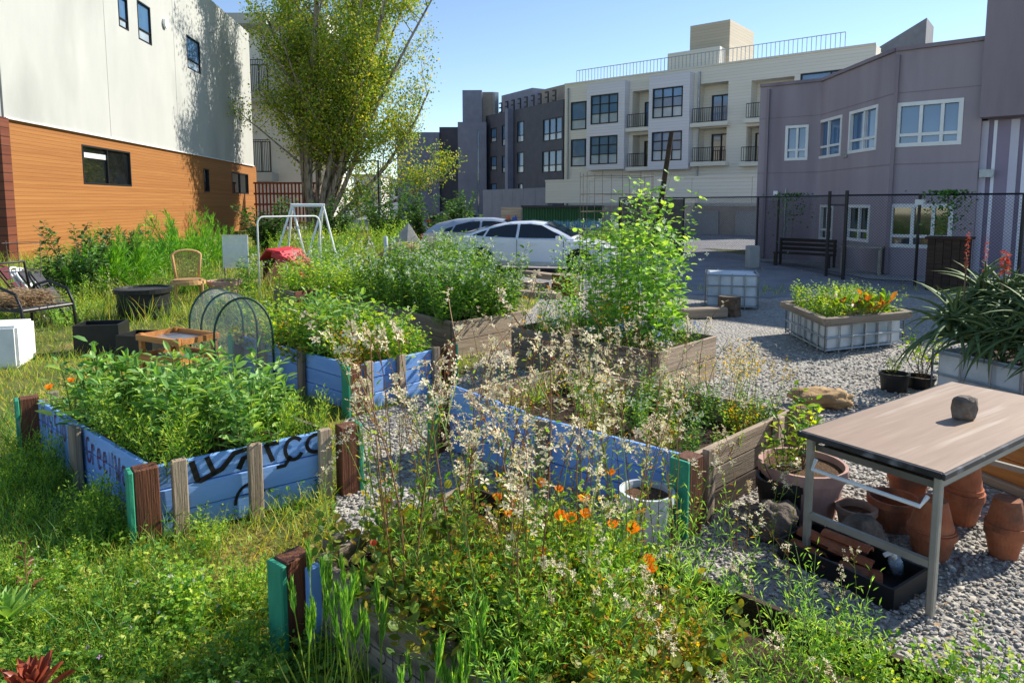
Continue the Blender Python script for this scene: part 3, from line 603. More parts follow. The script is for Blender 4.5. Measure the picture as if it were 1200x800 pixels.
def write(text, h, adv, wd, parent, loc, rz, mat):
    x = 0
    for ch in text:
        if ch != ' ':
            mb = MB()
            for st in LET[ch]: stroke(mb, [(px*h*.55, pz*h) for px, pz in st], wd)
            mb.out('letter', mat, parent, loc=Vector(loc)+Vector((math.cos(rz)*x, math.sin(rz)*x, random.uniform(-.006,.006))), rz=rz)
        x += adv*(.45 if ch == 'I' else 1)
class Bed:
    """four board sides on corner points, world coordinates; N,R,F,L counter-clockwise"""
    def __init__(s, label, N, Rr, L, top, name='raised_bed', soil=.1):
        s.N, s.R, s.L = [Vector((p[0], p[1], 0)) for p in (N, Rr, L)]; s.F = s.R+s.L-s.N; s.top = top
        s.root = thing(name, label, 'raised bed', s.N)
        c = (s.N+s.F)/2; k = lambda p: (p+(c-p)*.03-s.N)
        MB().add([(*k(p).xy, top-soil) for p in (s.N, s.R, s.F, s.L)], [(0,1,2,3)]).out('soil_fill', 'soil', s.root)
    def side(s, a, b, mats, tops=None, gap=.006, thick=.035):
        a = Vector(a); b = Vector(b); n = len(mats); h = s.top/n
        for i, m in enumerate(mats):
            z = h*(i+.5); j = random.uniform(-.004, .004); o = (b-a).normalized().cross(Vector((0,0,1)))*j
            plank('plank', a+Vector((0,0,z))+o, b+Vector((0,0,z))+o, thick, h-gap, m, s.root, .005, .01)
    def stake(s, p, d, wd, th, h, mat, name='stake'):
        """upright board at ground point p, wide along d"""
        p = Vector((p[0], p[1], 0)); me_up = Vector(d).normalized()
        return plank(name, p+Vector((0,0,-.02)), p+Vector((0,0,h)), th, wd, mat, s.root, .006, 0, up=me_up)
    def post(s, p, rz, mat='redwood', h=None, paint='green_paint', wd=.13):
        h = h or s.top+.03; d = Vector((math.cos(rz), math.sin(rz), 0)); q = Vector((-d.y, d.x, 0)); p = Vector((p[0], p[1], 0))
        s.stake(p, d, wd, wd*.8, h, mat, 'corner_post')
        s.stake(p-d*(wd/2+.016), q, wd*.86, .03, h-.004, paint, 'painted_board')
def unit(a, b): return (Vector(b)-Vector(a)).normalized()
Z46 = .46
def T(px, py, z=Z46): p = G(px, py, z); return Vector((p.x, p.y, 0))
BLUE = ['blue_paint']*3
# left blue bed
N, Rr, L = T(178,546), T(384,503), T(46,468)
b1 = Bed('pale blue board bed with dark red lettering and black graffiti full of fava beans', N, Rr, L, Z46)
u = unit(N, L); v = unit(N, Rr)
b1.side(b1.N, b1.R, BLUE); b1.side(b1.L, b1.N, BLUE); b1.side(b1.R, b1.F, ['greywood']*3); b1.side(b1.F, b1.L, ['greywood']*3)
o_l = -v*.06; o_f = -u*.06                                     # outward of the long side, outward of the short side
b1.post(b1.N-v*.06-u*.06, math.atan2(v.y, v.x)); b1.post(b1.L+o_l+u*.02, math.atan2(v.y, v.x)); b1.post(b1.R+v*.1-u*.06, math.atan2(-v.y, -v.x))
for p in (b1.N+v*.12+o_f, b1.N+v*.56+o_f, b1.R-v*.06+o_f): b1.stake(p, v, .085, .045, Z46+.03, 'palewood')
for p in (b1.N+u*1.12+o_l,): b1.stake(p, u, .14, .045, Z46+.01, 'greywood')
b1.stake(b1.L+v*.1+u*.04, v, .08, .05, Z46+.04, 'greywood')
rzl = math.atan2(-u.y, -u.x)
def loc_on(bed, p, z, out): q = Vector(p)-bed.N+Vector(out); return (q.x, q.y, z)
Ll = (b1.N-b1.L).length
write('MISSION', .16, .122, .014, b1.root, loc_on(b1, b1.L-u*.13, .27, -v*.024), rzl, 'red_text')
write('GREENWAY', .18, .104, .014, b1.root, loc_on(b1, b1.L-u*(Ll-1.03), .24, -v*.024), rzl, 'red_text')
rzf = math.atan2(v.y, v.x); Lf = (b1.R-b1.N).length
def graf(strokes, wd):
    for st in strokes:
        mb = MB(); stroke(mb, [(x*Lf, z*Z46) for x, z in st], wd); mb.out('graffiti_stroke', 'black_paint', b1.root, loc=loc_on(b1, b1.N, 0, -u*.0235), rz=rzf)
graf([[(.19,.97),(.22,.68),(.23,.68),(.35,.78),(.42,.96),(.55,1.0),(.56,.72)],[(.44,.72),(.47,.86),(.5,.88),(.56,.74)]], .035)
graf([[(.27,.99),(.31,.72)],[(.60,1.0),(.64,.72)],[(.6,.98),(.68,.98)]], .03)
graf([arc(.77,.84,.055,.16,40,330,16), arc(.91,.85,.06,.13,60,400,18), [(.66,.62),(.71,.62),(.75,.74)]], .026)
graf([arc(.5,.22,.085,.26,180,20,14)], .02)
# middle blue bed
N, Rr, L = T(418,428), T(512,408), T(284,393)
b2 = Bed('blue board bed crowded with leafy greens behind the clear hoop greenhouse', N, Rr, L, Z46)
u = unit(N, L); v = unit(N, Rr)
b2.side(b2.N, b2.R, BLUE); b2.side(b2.L, b2.N, BLUE); b2.side(b2.R, b2.F, ['greywood']*3); b2.side(b2.F, b2.L, ['greywood']*3)
b2.post(b2.N-v*.08-u*.05, math.atan2(v.y, v.x)); b2.post(b2.R+v*.12-u*.05, math.atan2(-v.y, -v.x)); b2.post(b2.L-v*.06, math.atan2(v.y, v.x))
for p in (b2.N+v*.1-u*.05, b2.N+v*.5-u*.05, b2.R-v*.06-u*.05): b2.stake(p, v, .085, .045, Z46+.03, 'palewood')
for k in (.9, 1.7): b2.stake(b2.N+u*k-v*.05, u, .1, .045, Z46+.02, 'greywood')
# centre blue bed
N, Rr, L = T(808,533), T(925,480), T(527,462)
b3 = Bed('blue board bed with a slipped top board in the middle of the yard', N, Rr, L, Z46, soil=.2)
u = unit(N, L); v = unit(N, Rr)
b3.side(b3.N, b3.R, ['darkwood', 'greywood', 'palewood']); b3.side(b3.L, b3.N, BLUE); b3.side(b3.R, b3.F, ['palewood']*3); b3.side(b3.F, b3.L, ['palewood']*3)
b3.post(b3.N-v*.08-u*.04, math.atan2(v.y, v.x), wd=.15); b3.post(b3.L-v*.07+u*.03, math.atan2(v.y, v.x)); b3.post(b3.R+v*.05-u*.07, math.atan2(v.y, v.x), paint='greywood')
for p in (b3.N+v*.14-u*.05, b3.R-v*.28-u*.05): b3.stake(p, v, .09, .05, Z46+.02, 'palewood')
b3.stake(b3.N+u*1.1-v*.05, u, .1, .045, Z46, 'greywood')
tl = plank('slipped_board', b3.L-v*.06-u*.1+Vector((0,0,.50)), b3.L-v*.075-u*.85+Vector((0,0,.44)), .03, .13, 'blue_paint', b3.root)
# front bed, runs out of the frame
Zf = .44
N0, Fc = T(372,652,Zf), T(548,566,Zf)
d = Vector((.735,-.678,0)); L = N0; Nn = L+d*2.5; vv = (Fc-L)
b4 = Bed('weathered grey board bed with faint scrawl in the foreground', Nn, Nn+vv, L, Zf, soil=.08)
b4.side(b4.L, b4.L+d*1.12, ['greywood', 'greywood']); b4.side(b4.L+d*1.14, b4.N, ['blue_paint', 'blue_paint']); b4.side(b4.R, b4.F, ['darkwood', 'darkwood']); b4.side(b4.F, b4.L, ['greywood']*2); b4.side(b4.N, b4.R, ['greywood']*2)
vn = vv.normalized()
b4.post(b4.L-vn*.09-d*.06, math.atan2(vn.y, vn.x)); b4.stake(b4.L-vn*.03+d*.03, vn, .09, .04, Zf-.01, 'blue_paint'); b4.stake(b4.L+vn*.12-d*.05, vn, .09, .05, Zf+.03, 'greywood'); b4.stake(b4.L-vn*.05+d*1.13, d, .09, .04, Zf-.01, 'blue_paint')
mbs = MB(); x = .1
for ch, k in zip('MISSION', range(7)):
    for st in LET[ch]: stroke(mbs, [(x+px*.11, .18+pz*.14) for px, pz in st], .005)
    x += .1*(.5 if ch == 'I' else 1)
mbs.out('faint_scrawl', 'darkwood', b4.root, loc=tuple(b4.L-b4.N-vn*.0215+d*.1), rz=math.atan2(d.y, d.x))
# grey timber beds further back
def timber(label, Npx, Rpx, Lpx, z, mats=('greywood', 'greywood'), fr_='greywood'):
    b = Bed(label, T(*Npx, z), T(*Rpx, z), T(*Lpx, z), z)
    b.side(b.N, b.R, list(mats)); b.side(b.L, b.N, [fr_]*len(mats)); b.side(b.R, b.F, ['greywood']*2); b.side(b.F, b.L, ['greywood']*2)
    b.stake(b.N+unit(b.N, b.F)*.07, (1,0,0), .08, .08, z-.02, 'darkwood', 'corner_post')
    return b
b5 = timber('weathered timber bed with a leafy dark green crop, its pale side dappled with leaf shadow', (533,377), (612,364), (420,350), .5, ('palewood', 'palewood'))
b6 = timber('weathered timber bed with a tall pea trellis and a leaning pole', (771,412), (838,393), (600,383), .5, ('palewood', 'palewood'))
b7 = timber('low grey timber bed in the weeds behind the blue beds', (392,352), (472,347), (350,338), .35)
b8 = timber('small brown plank planter box next to the red plastic chair', (345,342), (372,338), (322,336), .5, ('pine','redwood'), 'greywood')
b9 = timber('small timber bed below the white bucket behind the leafy beds', (500,322), (560,314), (470,312), .4)
# ---------------------------------------------------------------- cut-down tank planters in wire cages
def tank(label, Np, Rp, Lp, h, name='tank_planter', rim=None, cat='planter', closed=False):
    N, Rr, L = [Vector((p[0], p[1], 0)) for p in (Np, Rp, Lp)]; root = thing(name, label, cat, N)
    a = Rr-N; b = L-N; la, lb = a.length, b.length; ua, ub = a.normalized(), b.normalized(); z0 = .05
    # plastic bladder with vertical ribs
    mb = MB(); pts = []
    def edge(p, q, n):
        o = []
        for i in range(n):
            for t, ins in ((.06, .03), (.12, 0), (.88, 0), (.94, .03)): o.append((p+(q-p)*((i+t)/n), ins))
        return o
    c = (a+b)/2; na, nb = max(3, round(la/.26)), max(3, round(lb/.26))
    ring = edge(Vector((0,0,0)), a, na)+edge(a, a+b, nb)+edge(a+b, b, na)+edge(b, Vector((0,0,0)), nb)
    def at(pi, z, k=0): p, ins = pi; w_ = (c-p).normalized(); q = p+w_*(ins+.035+k); return (q.x, q.y, z)
    n = len(ring); V = []
    lv = ((z0, .03), (z0+.04, 0), (h-.05, 0), (h-.01, .02))
    for z, k in lv: V += [at(r, z, k) for r in ring]
    mb.addn(V, [(j*n+i, j*n+(i+1)%n, (j+1)*n+(i+1)%n, (j+1)*n+i) for j in range(len(lv)-1) for i in range(n)]); mb.out('plastic_tank', 'ibc_plastic', root, smooth=False)
    MB().add([at(r, h-.02 if closed else h-.07, .02) for r in ring], [tuple(range(n))]).out('lid' if closed else 'soil_fill', 'ibc_plastic' if closed else 'soil', root)
    for z in np.linspace(.06, h-.03, 3 if h < .6 else 4):
        pp = [Vector((0,0,z)), a+Vector((0,0,z)), a+b+Vector((0,0,z)), b+Vector((0,0,z)), Vector((0,0,z))]
        mbc = MB()
        for i in range(4): mbc.tube([pp[i], pp[i+1]], .012, 6)
        mbc.out('cage_ring', 'galv', root)
    for p, q, k in ((Vector((0,0,0)), a, na), (a, a+b, nb), (b, a+b, na), (Vector((0,0,0)), b, nb)):
        for i in range(k+1):
            t = p+(q-p)*i/k; MB().tube([(t.x,t.y,.02),(t.x,t.y,h)], .011, 6).out('cage_bar', 'galv', root)
    if rim:
        pp = [Vector((0,0,0))-ua*.04-ub*.04, a+ua*.04-ub*.04, a+b+ua*.04+ub*.04, b-ua*.04+ub*.04]
        for i in range(4):
            p = pp[i]+N; q = pp[(i+1)%4]+N; e = (q-p).normalized()*.035*(1 if i % 2 else -1)
            plank('rim_plank', p-e+Vector((0,0,h+.04)), q+e+Vector((0,0,h+.04)), .1, .09, 'greywood', root)
    return root, N, a, b
N_, R_, L_ = T(968,376,.46), T(1060,368,.46), T(922,357,.46)
ta = tank('cut down white tank in a wire cage with a wooden rim, planted with chard', N_, R_, L_, .42, rim=True)
p = T(826,362,0); q = T(888,364,0); tb = tank('whole white caged tank with a closed top near the road', p, q, p+Vector((.25,.9,0)), .68, 'storage_tank', None, 'tank', True)
p = T(1198,427,.54); q = T(1094,406,.54); e = (p-q).normalized(); p = q+e*1.15; tcc = tank('white caged tank planter overflowing with aloe at the right edge', q, p+Vector((0,0,0)), q+Vector((-e.y, e.x, 0))*1.1, .52)
# ---------------------------------------------------------------- folding work table, front right
tl_, tn_ = T(934,504,.75), T(1108,556,.75)
e1 = (tn_-tl_); W_ = e1.length; e1.normalize(); e2 = Vector((-e1.y, e1.x, 0)); Lt = 1.85
root = thing('work_table', 'folding table with a wood grain top and black chipped edge on grey metal legs', 'table', tl_, math.atan2(e2.y, e2.x))
# local frame: x along the length (e2), -y along the width (e1)
bo = obj('tabletop', bevel(MB().box((Lt/2, -W_/2, .737), (Lt-.03, W_-.03, .03)).mesh('tabletop', 'table_top'), .003), root)
for c, d in (((Lt/2, -.008, .733), (Lt, .016, .032)), ((Lt/2, -W_+.008, .733), (Lt, .016, .032)), ((.008, -W_/2, .7325), (.016, W_-.033, .031)), ((Lt-.008, -W_/2, .7325), (.016, W_-.033, .031))):
    obj('edge_trim', bevel(MB().box(c, d).mesh('edge_trim', 'table_edge'), .004), root)
for x in (.06, Lt-.06):
    MB().box((x, -W_/2, .27), (.03, W_-.13, .035)).out('cross_bar', 'table_metal', root)
    for y in (-.05, -W_+.05):
        obj('leg', bevel(MB().box((x, y, .355), (.04, .035, .712)).mesh('leg', 'table_metal'), .006), root)
MB().box((Lt/2, -.045, .69), (Lt-.1, .02, .055)).out('apron', 'table_metal', root); MB().box((Lt/2, -W_+.045, .69), (Lt-.1, .02, .055)).out('apron', 'table_metal', root)
obj('shelf', MB().box((.3, -W_/2, .64), (.42, W_-.12, .012)).box((.095, -W_/2, .652), (.012, W_-.12, .035)).mesh('shelf', 'under_table'), root)
MB().tube([(.05,-.09,.6),(.0,-.1,.56),(.0,-W_+.1,.56),(.05,-W_+.09,.6)], .011, 8).out('folding_brace', 'white_metal', root)
def blob(name, mat, loc, s, seed, label, cat, sub=2, amp=.18, flat=False, rz=0, group=None):
    bm = bmesh.new(); bmesh.ops.create_icosphere(bm, subdivisions=sub, radius=1); r = np.random.default_rng(seed); ds = r.normal(size=(9,3)); ds /= np.linalg.norm(ds, axis=1)[:,None]; am = r.uniform(-amp, amp, 9)
    for vtx in bm.verts:
        k = 1+sum(a*max(0, Vector(d).dot(vtx.co.normalized()))**3 for a, d in zip(am, ds)); c = vtx.co*k*(1+amp*.55*mnoise.fractal(vtx.co*2.2+Vector((seed,0,0)), .8, 2.1, 4))
        if flat: c = Vector([max(-.72, min(.72, x))*1.25 for x in c])
        vtx.co = Vector((c.x*s[0], c.y*s[1], max(c.z, -.8)*s[2]))
    me = bpy.data.meshes.new(name); bm.to_mesh(me); bm.free(); me.materials.append(MATS[mat])
    for p in me.polygons: p.use_smooth = not flat
    return tag(obj(name, me, None, loc, rz), label, cat, group)
p = G(1129,490,.757); blob('rock', 'greyrock', (p.x, p.y, .752+.062), (.062,.055,.082), 3, 'square grey brown rock sitting on the wood grain table', 'rock', 2, .2, True, rz=.5)
# ---------------------------------------------------------------- pots
def potprof(r0, r1, h, t=.02, rimh=.05):
    return [(0,0),(r0,0),(r1*.93,h-rimh),(r1,h-rimh),(r1,h),(r1-t,h),(r1-t-.005,h-.02),(r0-t*.5,.03),(0,.03)]
def inv(prof, h): return [(r, h-z) for r, z in prof]
def pot(name, mat, label, cat, px, py, r0, r1, h, soil=False, inverted=False, loc=None, rot=None, group=None):
    pr = potprof(r0, r1, h, .02, h*.2)
    if inverted: pr = inv(pr, h)[::-1]
    p = loc or G(px, py)
    if mat == 'terracotta' and not soil: pr = [(a*.88, b) for a, b in pr]
    root = thing(name, label, cat, p, random.uniform(0, 6), group)
    MB().lathe(pr, 28).out('pot_wall', mat, root, smooth=False)
    if soil: MB().add([((r1-.025)*math.cos(a), (r1-.025)*math.sin(a), h-.04) for a in np.linspace(0, 2*PI, 21)[:-1]], [tuple(range(20))]).out('potting_soil', 'mulch', root)
    if rot: root.rotation_euler = rot
    return root
g1 = G(1175,652)
pot('terracotta_pot', 'terracotta', 'upright terracotta pot at the right edge carrying an upturned one', 'pot', 0, 0, .075, .115, .17, loc=g1)
pot('terracotta_pot', 'terracotta', 'upturned terracotta pot on top of the stack at the right edge', 'pot', 0, 0, .075, .118, .18, inverted=True, loc=g1+Vector((.005,0,.165)))
g2 = G(1090,652)
pot('terracotta_pot', 'terracotta', 'wide terracotta pot under the near corner of the table', 'pot', 0, 0, .095, .145, .17, loc=g2)
pot('terracotta_pot', 'terracotta', 'upturned terracotta pot nested over the wide pot behind the near table leg', 'pot', 0, 0, .08, .138, .2, inverted=True, loc=g2+Vector((0,.005,.14)))
g3 = G(1127,614)
pot('terracotta_pot', 'terracotta', 'terracotta pot standing behind the stack under the table', 'pot', 0, 0, .08, .13, .22, loc=g3)
pot('terracotta_pot', 'terracotta', 'tall upturned terracotta pot on the hindmost stack under the table', 'pot', 0, 0, .08, .118, .24, inverted=True, loc=g3+Vector((0,0,.2)))
pot('terracotta_pot', 'terracotta', 'squat terracotta pot in deep shade in the middle under the table', 'pot', 1045,618, .12, .17, .2)
pot('terracotta_pot', 'terracotta', 'second shaded terracotta pot further back under the table', 'pot', 1062,596, .1, .14, .26)
pot('clay_pot', 'tanpot', 'small dusty tan pot with dry soil behind the black tray', 'pot', 1002,622, .085, .12, .16, True)
pk = pot('planter_pot', 'pinkpot', 'large pinkish plastic pot holding the citrus tree', 'pot', 938,600, .2, .27, .34, True)
bk = pot('nursery_pot', 'blackplastic', 'black nursery pot in front of the large pink pot', 'pot', 914,608, .12, .155, .28, True)
pot('nursery_pot', 'blackplastic', 'small black nursery pot with a seedling beyond the table', 'pot', 1047,458, .12, .15, .2, True)
pot('nursery_pot', 'blackplastic', 'second low black nursery pot near the aloe tank', 'pot', 1078,455, .12, .15, .14, True)
bucket = pot('bucket', 'ibc_plastic', 'white plastic bucket against the centre blue bed', 'bucket', 757,632, .13, .165, .31, True)
pot('bucket', 'white_plastic', 'small white bucket on the back timber bed', 'bucket', 489,322, .18, .22, .3, True)
# black tray with broken terracotta
p = G(995,672); a_ = math.atan2(e1.y, e1.x)
root = thing('seed_tray', 'black plastic tray on the gravel under the table', 'tray', p, a_)
MB().box((0,0,.012), (.62,.34,.02)).out('tray_floor', 'blackplastic', root)
for c, d in (((0,.17,.06),(.64,.015,.12)), ((0,-.17,.06),(.64,.015,.12)), ((.312,0,.06),(.015,.325,.12)), ((-.312,0,.06),(.015,.325,.12))): MB().box(c, d).out('tray_wall', 'blackplastic', root)
cs, sn = math.cos(a_), math.sin(a_)
for i, (x, y, z, rz, ln, tl) in enumerate(((-.2,.05,.09,.2,.24,.2),(-.12,.0,.13,.1,.26,.1),(-.22,-.05,.07,-.1,.2,0),(-.05,.06,.15,.15,.25,.05),(.02,-.08,.07,.5,.22,0),(.08,-.03,.06,.6,.2,.1),(.0,.02,.1,.3,.22,.15))):
    mb = MB(); aa = np.linspace(-.9, .9, 7); r = .07
    V = [(x_, r*math.sin(a), r*math.cos(a)-r+.02*0) for x_ in (-ln/2, ln/2) for a in aa]+[(x_, (r-.014)*math.sin(a), (r-.014)*math.cos(a)-r) for x_ in (-ln/2, ln/2) for a in aa]
    Fs = [(k, k+1, 8+k, 7+k) for k in range(6)]+[(14+k, 21+k, 22+k, 15+k) for k in range(6)]+[(k, 14+k, 15+k, k+1) for k in range(6)]+[(7+k, 8+k, 22+k, 21+k) for k in range(6)]+[(0,7,21,14),(6,20,27,13)]
    mb.add(V, Fs); o = mb.out('pot_shard', 'terracotta', loc=(p.x+x*cs-y*sn, p.y+x*sn+y*cs, z+.02)); o.rotation_euler = (random.uniform(-.3,.3), tl, a_+rz)
    tag(o, 'curved piece of broken terracotta pot lying in the black tray', 'pot shard', 'broken terracotta pieces in the tray')
p = G(1010,652); blob('concrete_block', 'greyrock', (p.x, p.y, .12), (.11,.1,.13), 8, 'rough grey concrete lump leaning beside the tray', 'block', 2, .2, True, .4)
p = G(905,632); blob('field_stone', 'greyrock', (p.x, p.y, .09), (.14,.12,.12), 21, 'dark rounded stone beside the black nursery pot', 'stone', 4, .4)
# pump bottle lying on the gravel
p = G(1052,676); root = thing('pump_bottle', 'clear pump bottle with a white nozzle lying against the tray', 'bottle', (p.x, p.y, .03))
MB().lathe([(0,0),(.032,0),(.036,.01),(.036,.1),(.03,.13),(.013,.145),(0,.145)], 16).out('bottle_body', 'bottle', root, smooth=True); MB().lathe([(0,.02),(.03,.02),(.03,.09),(0,.09)], 14).out('gel', 'bottle', root, smooth=True)
MB().lathe([(0,.146),(.016,.146),(.016,.172),(.006,.176),(.006,.2),(0,.2)], 12).beam((0,0,.2), (-.05,0,.205), .018, .014).out('pump_nozzle', 'white_plastic', root)
root.rotation_euler = (R(25), R(-28), 0)
# wooden boxes behind the table
p = G(1146,560); q = G(1262,606); d = (q-p).normalized(); nrm = Vector((-d.y, d.x, 0))
root = thing('wooden_box', 'orange brown wooden box on the gravel behind the table', 'box', p)
for z in (.1, .3): plank('plank', p+Vector((0,0,z+.02)), q+Vector((0,0,z+.02)), .03, .195, 'pine', root)
for z in (.1, .3): plank('plank', p+nrm*.03+Vector((0,0,z+.02)), p+nrm*.6+Vector((0,0,z+.02)), .03, .195, 'pine', root)
plank('plank', p+nrm*.6+Vector((0,0,.22)), q+nrm*.6+Vector((0,0,.22)), .03, .39, 'pine', root); plank('plank', q+nrm*.03+Vector((0,0,.22)), q+nrm*.57+Vector((0,0,.22)), .03, .39, 'pine', root)
plank('skid', p-nrm*.05+Vector((0,0,.04)), q-nrm*.05+Vector((0,0,.04)), .05, .06, 'palewood', root)
p = G(965,478); blob('burlap_stone', 'boulder', (p.x, p.y, .08), (.26,.15,.1), 31, 'low tan stone slab on the gravel behind the table', 'stone', 4, .5)
# ---------------------------------------------------------------- logs and timber in the yard
def log(name, label, px, py, r, h, mat='log', seed=1, lying=0):
    rr = np.random.default_rng(seed); root = thing(name, label, 'log', G(px, py), 0); n = 18; j = rr.uniform(.92, 1.06, n); a = np.arange(n)*2*PI/n
    V = []
    for z, k in ((0,1.08),(h*.3,1.0),(h,.97)): V += [(r*k*j[i]*math.cos(a[i]), r*k*j[i]*math.sin(a[i]), z) for i in range(n)]
    o1 = MB().addn(V, [(l*n+i, l*n+(i+1)%n, (l+1)*n+(i+1)%n, (l+1)*n+i) for l in range(2) for i in range(n)]).out('bark', mat, root)
    o2 = MB().add(V[-n:], [tuple(range(n))]).out('cut_face', 'palewood', root); MB().add(V[:n], [tuple(range(n))[::-1]]).out('cut_face', 'palewood', root)
    if lying: root.rotation_euler = (R(90), 0, lying); root.location.z = r*.95
    return root
log('tree_stump', 'short upright log round in front of the closed white tank', 854, 370, .19, .36, seed=4)
log('tree_stump', 'reddish brown log round below the white sedan wheel', 663, 345, .3, .45, 'log_red', 5)
p = G(797,374); root = thing('timber_beam', 'pale weathered beam lying on the gravel left of the log round', 'beam', p); plank('beam', p+Vector((0,0,.1)), G(850,372)+Vector((0,0,.1)), .2, .18, 'palewood', root, .02)
for i, (x0, y0, x1, y1, z, m_) in enumerate(((600,346,655,350,.06,'palewood'),(598,342,640,345,.2,'palewood'),(604,336,628,338,.34,'greywood'),(612,334,652,340,.3,'palewood'))):
    p = G(x0,y0); q = G(x1,y1); root = thing('lumber_piece', ('bottom pale plank of the lumber pile near the white sedan', 'second pale plank up in the lumber pile near the sedan', 'short grey offcut on the lumber pile near the sedan', 'topmost slanting plank on the lumber pile near the sedan')[i], 'lumber', (p.x, p.y, 0)); plank('board', p+Vector((0,0,z)), q+Vector((0,0,z)), .3, .13, m_, root, .01)
p = G(450,329); root = thing('timber_beam', 'grey squared timber lying in the dry grass behind the low bed', 'beam', p); plank('beam', p+Vector((0,0,.12)), G(478,327)+Vector((0,0,.12)), .25, .22, 'greywood', root, .02)
# ---------------------------------------------------------------- left side objects
# white block
c = G(-6,436); root = tag(obj('white_block', bevel(MB().box((0,0,.26), (1.1,.6,.52)).mesh('white_block', 'white_plastic'), .03, 2), None, (-6.62, c.y+.32, 0), .3), 'big white block on the grass at the left edge', 'block')
# armchair with straw
p = G(30,402); root = thing('garden_armchair', 'black tube frame armchair holding a bundle of straw', 'chair', (p.x-.0, p.y+.1, 0), R(-20)); root.scale = (1.25,1.25,1.25)
for s in (-1, 1): MB().tube([(-.4,.3*s,0),(-.36,.3*s,.45),(-.3,.3*s,.62),(-.05,.3*s,.68),(.25,.3*s,.6),(.33,.3*s,.45),(.38,.3*s,0)], .017, 8).out('side_frame', 'black_metal', root, smooth=True)
MB().tube([(-.36,-.3,.45),(-.42,-.28,.9),(-.42,.28,.9),(-.36,.3,.45)], .016, 8).out('back_frame', 'black_metal', root, smooth=True)
MB().box((0,0,.42), (.66,.56,.05)).out('seat', 'grey_fabric', root); MB().tube([(.33,-.3,.42),(.33,.3,.42)], .015, 6).out('front_bar', 'black_metal', root)
mb = MB(); k = 900; P = np.c_[rg.uniform(-.42,.36,k), rg.uniform(-.32,.3,k), .45+rg.uniform(0,1,k)**1.5*.2]; X = np.c_[rg.normal(1,.3,k), rg.normal(0,.35,k), rg.normal(0,.12,k)]
strip = (np.array([(-.5,-.012,0),(.5,-.012,0),(.5,.012,.004),(-.5,.012,.004)]), np.array([(0,1,2,3)])); mb.inst(strip, P, X, np.tile((0,0,1.),(k,1))+rg.normal(0,.4,(k,3)), rg.uniform(.2,.5,k))
tag(mb.out('straw_bundle', 'straw', loc=root.location+Vector((-.1,-.05,.1)), rz=R(-20), kind='stuff'), 'dry tan straw bundle heaped on the black armchair', 'straw'); bpy.context.view_layer.objects
# folding chairs leaning behind
def folding(label, px, py, mat, seat, lean, rz):
    p = G(px, py); root = thing('folding_chair', label, 'chair', p, rz, 'folding chairs leaning together')
    pts = [(0,-.22,0),(0,-.22,.75)]+[(0,-.22+.22*(1-math.cos(a)), .75+.12*math.sin(a)) for a in np.linspace(.2, PI/2, 5)]; pts += [(x,-y,z) for x,y,z in pts[::-1][1:]]
    MB().tube(pts, .014, 8).out('frame', mat, root, smooth=True); MB().box((.02,0,.72), (.02,.36,.2)).out('backrest', seat, root); MB().box((.03,0,.36), (.025,.38,.4)).out('seat', seat, root)
    [MB().tube([(.05,y,0),(.04,y,.55)], .012, 6).out('rear_leg', 'black_metal', root) for y in (-.2, .2)]
    root.rotation_euler = (0, lean*.72, rz); root.scale = (1.2,1.2,1.2)
folding('dark grey folding chair leaning foremost in the stack', 84, 378, 'black_metal', 'grey_fabric', R(-42), R(20))
folding('folding chair with a white frame in the leaning stack', 68, 374, 'white_metal', 'grey_fabric', R(-42), R(20))
folding('folding chair with a pale blue grey seat in the leaning stack', 60, 372, 'white_metal', 'pvc', R(-42), R(20))
folding('maroon folding chair at the back of the leaning stack', 44, 368, 'maroon', 'maroon', R(-42), R(20))
# black bin
p = G(170,372); root = thing('compost_bin', 'round black plastic compost bin in the weeds', 'bin', p)
MB().lathe([(0,0),(.4,0),(.42,.05),(.42,.2),(.435,.21),(.435,.25),(.42,.26),(.42,.46)], 28).out('bin_body', 'blackplastic', root); MB().lathe([(.425,.44),(.46,.45),(.46,.53),(.42,.535),(.41,.5),(0,.49)], 28).out('bin_rim', 'blackplastic', root)
# rattan chair
p = G(222,356); root = thing('rattan_chair', 'light wood chair with a woven cane back standing in the weeds', 'chair', p, R(-62))
for x, y in ((.22,-.24),(.22,.24),(-.24,-.22),(-.24,.22)): MB().tube([(x,y,0),(x,y,.42)], .022, 8).out('leg', 'rattan', root)
MB().prism([(.3*math.cos(a)*(1.0), .32*math.sin(a)) for a in np.linspace(0, 2*PI, 25)[:-1]], .4, .47).out('seat', 'rattan', root); MB().prism([(.26*math.cos(a), .28*math.sin(a)) for a in np.linspace(0, 2*PI, 25)[:-1]], .47, .5).out('cushion', 'seat_pad', root)
bp = [(-.26,-.2,.42),(-.33,-.26,.95)]+[(-.33-.03*math.sin(a), -.26*math.cos(a), .95+.1*math.sin(a)) for a in np.linspace(.2, PI-.2, 7)]+[(-.33,.26,.95),(-.26,.2,.42)]
MB().tube(bp, .028, 8).out('back_frame', 'rattan', root, smooth=True)
mb = MB()
for i in range(12):
    y = -.22+.04*i; mb.beam((-.27,y*.85,.46), (-.345,y,1.0), .012, .006)
for i in range(13): z = .5+.04*i; mb.beam((-.268-.085*(z-.46)/.54,-.22,z), (-.268-.085*(z-.46)/.54,.22,z), .006, .012)
mb.out('cane_weave', 'rattan', root)
# frosted sheet on a planter
p = G(278,345); root = thing('frosted_panel', 'upright frosted plastic sheet behind the weeds', 'panel', (p.x, p.y, 0), .05); MB().box((0,0,.95), (.55,.015,.72)).out('sheet', 'frosted', root); [MB().box((x,.03,.45), (.03,.03,.9)).out('support', 'palewood', root) for x in (-.25,.25)]
pot('planter_pot', 'pinkpot', 'pinkish shallow planter in front of the frosted sheet', 'pot', 264, 352, .25, .34, .42, True)
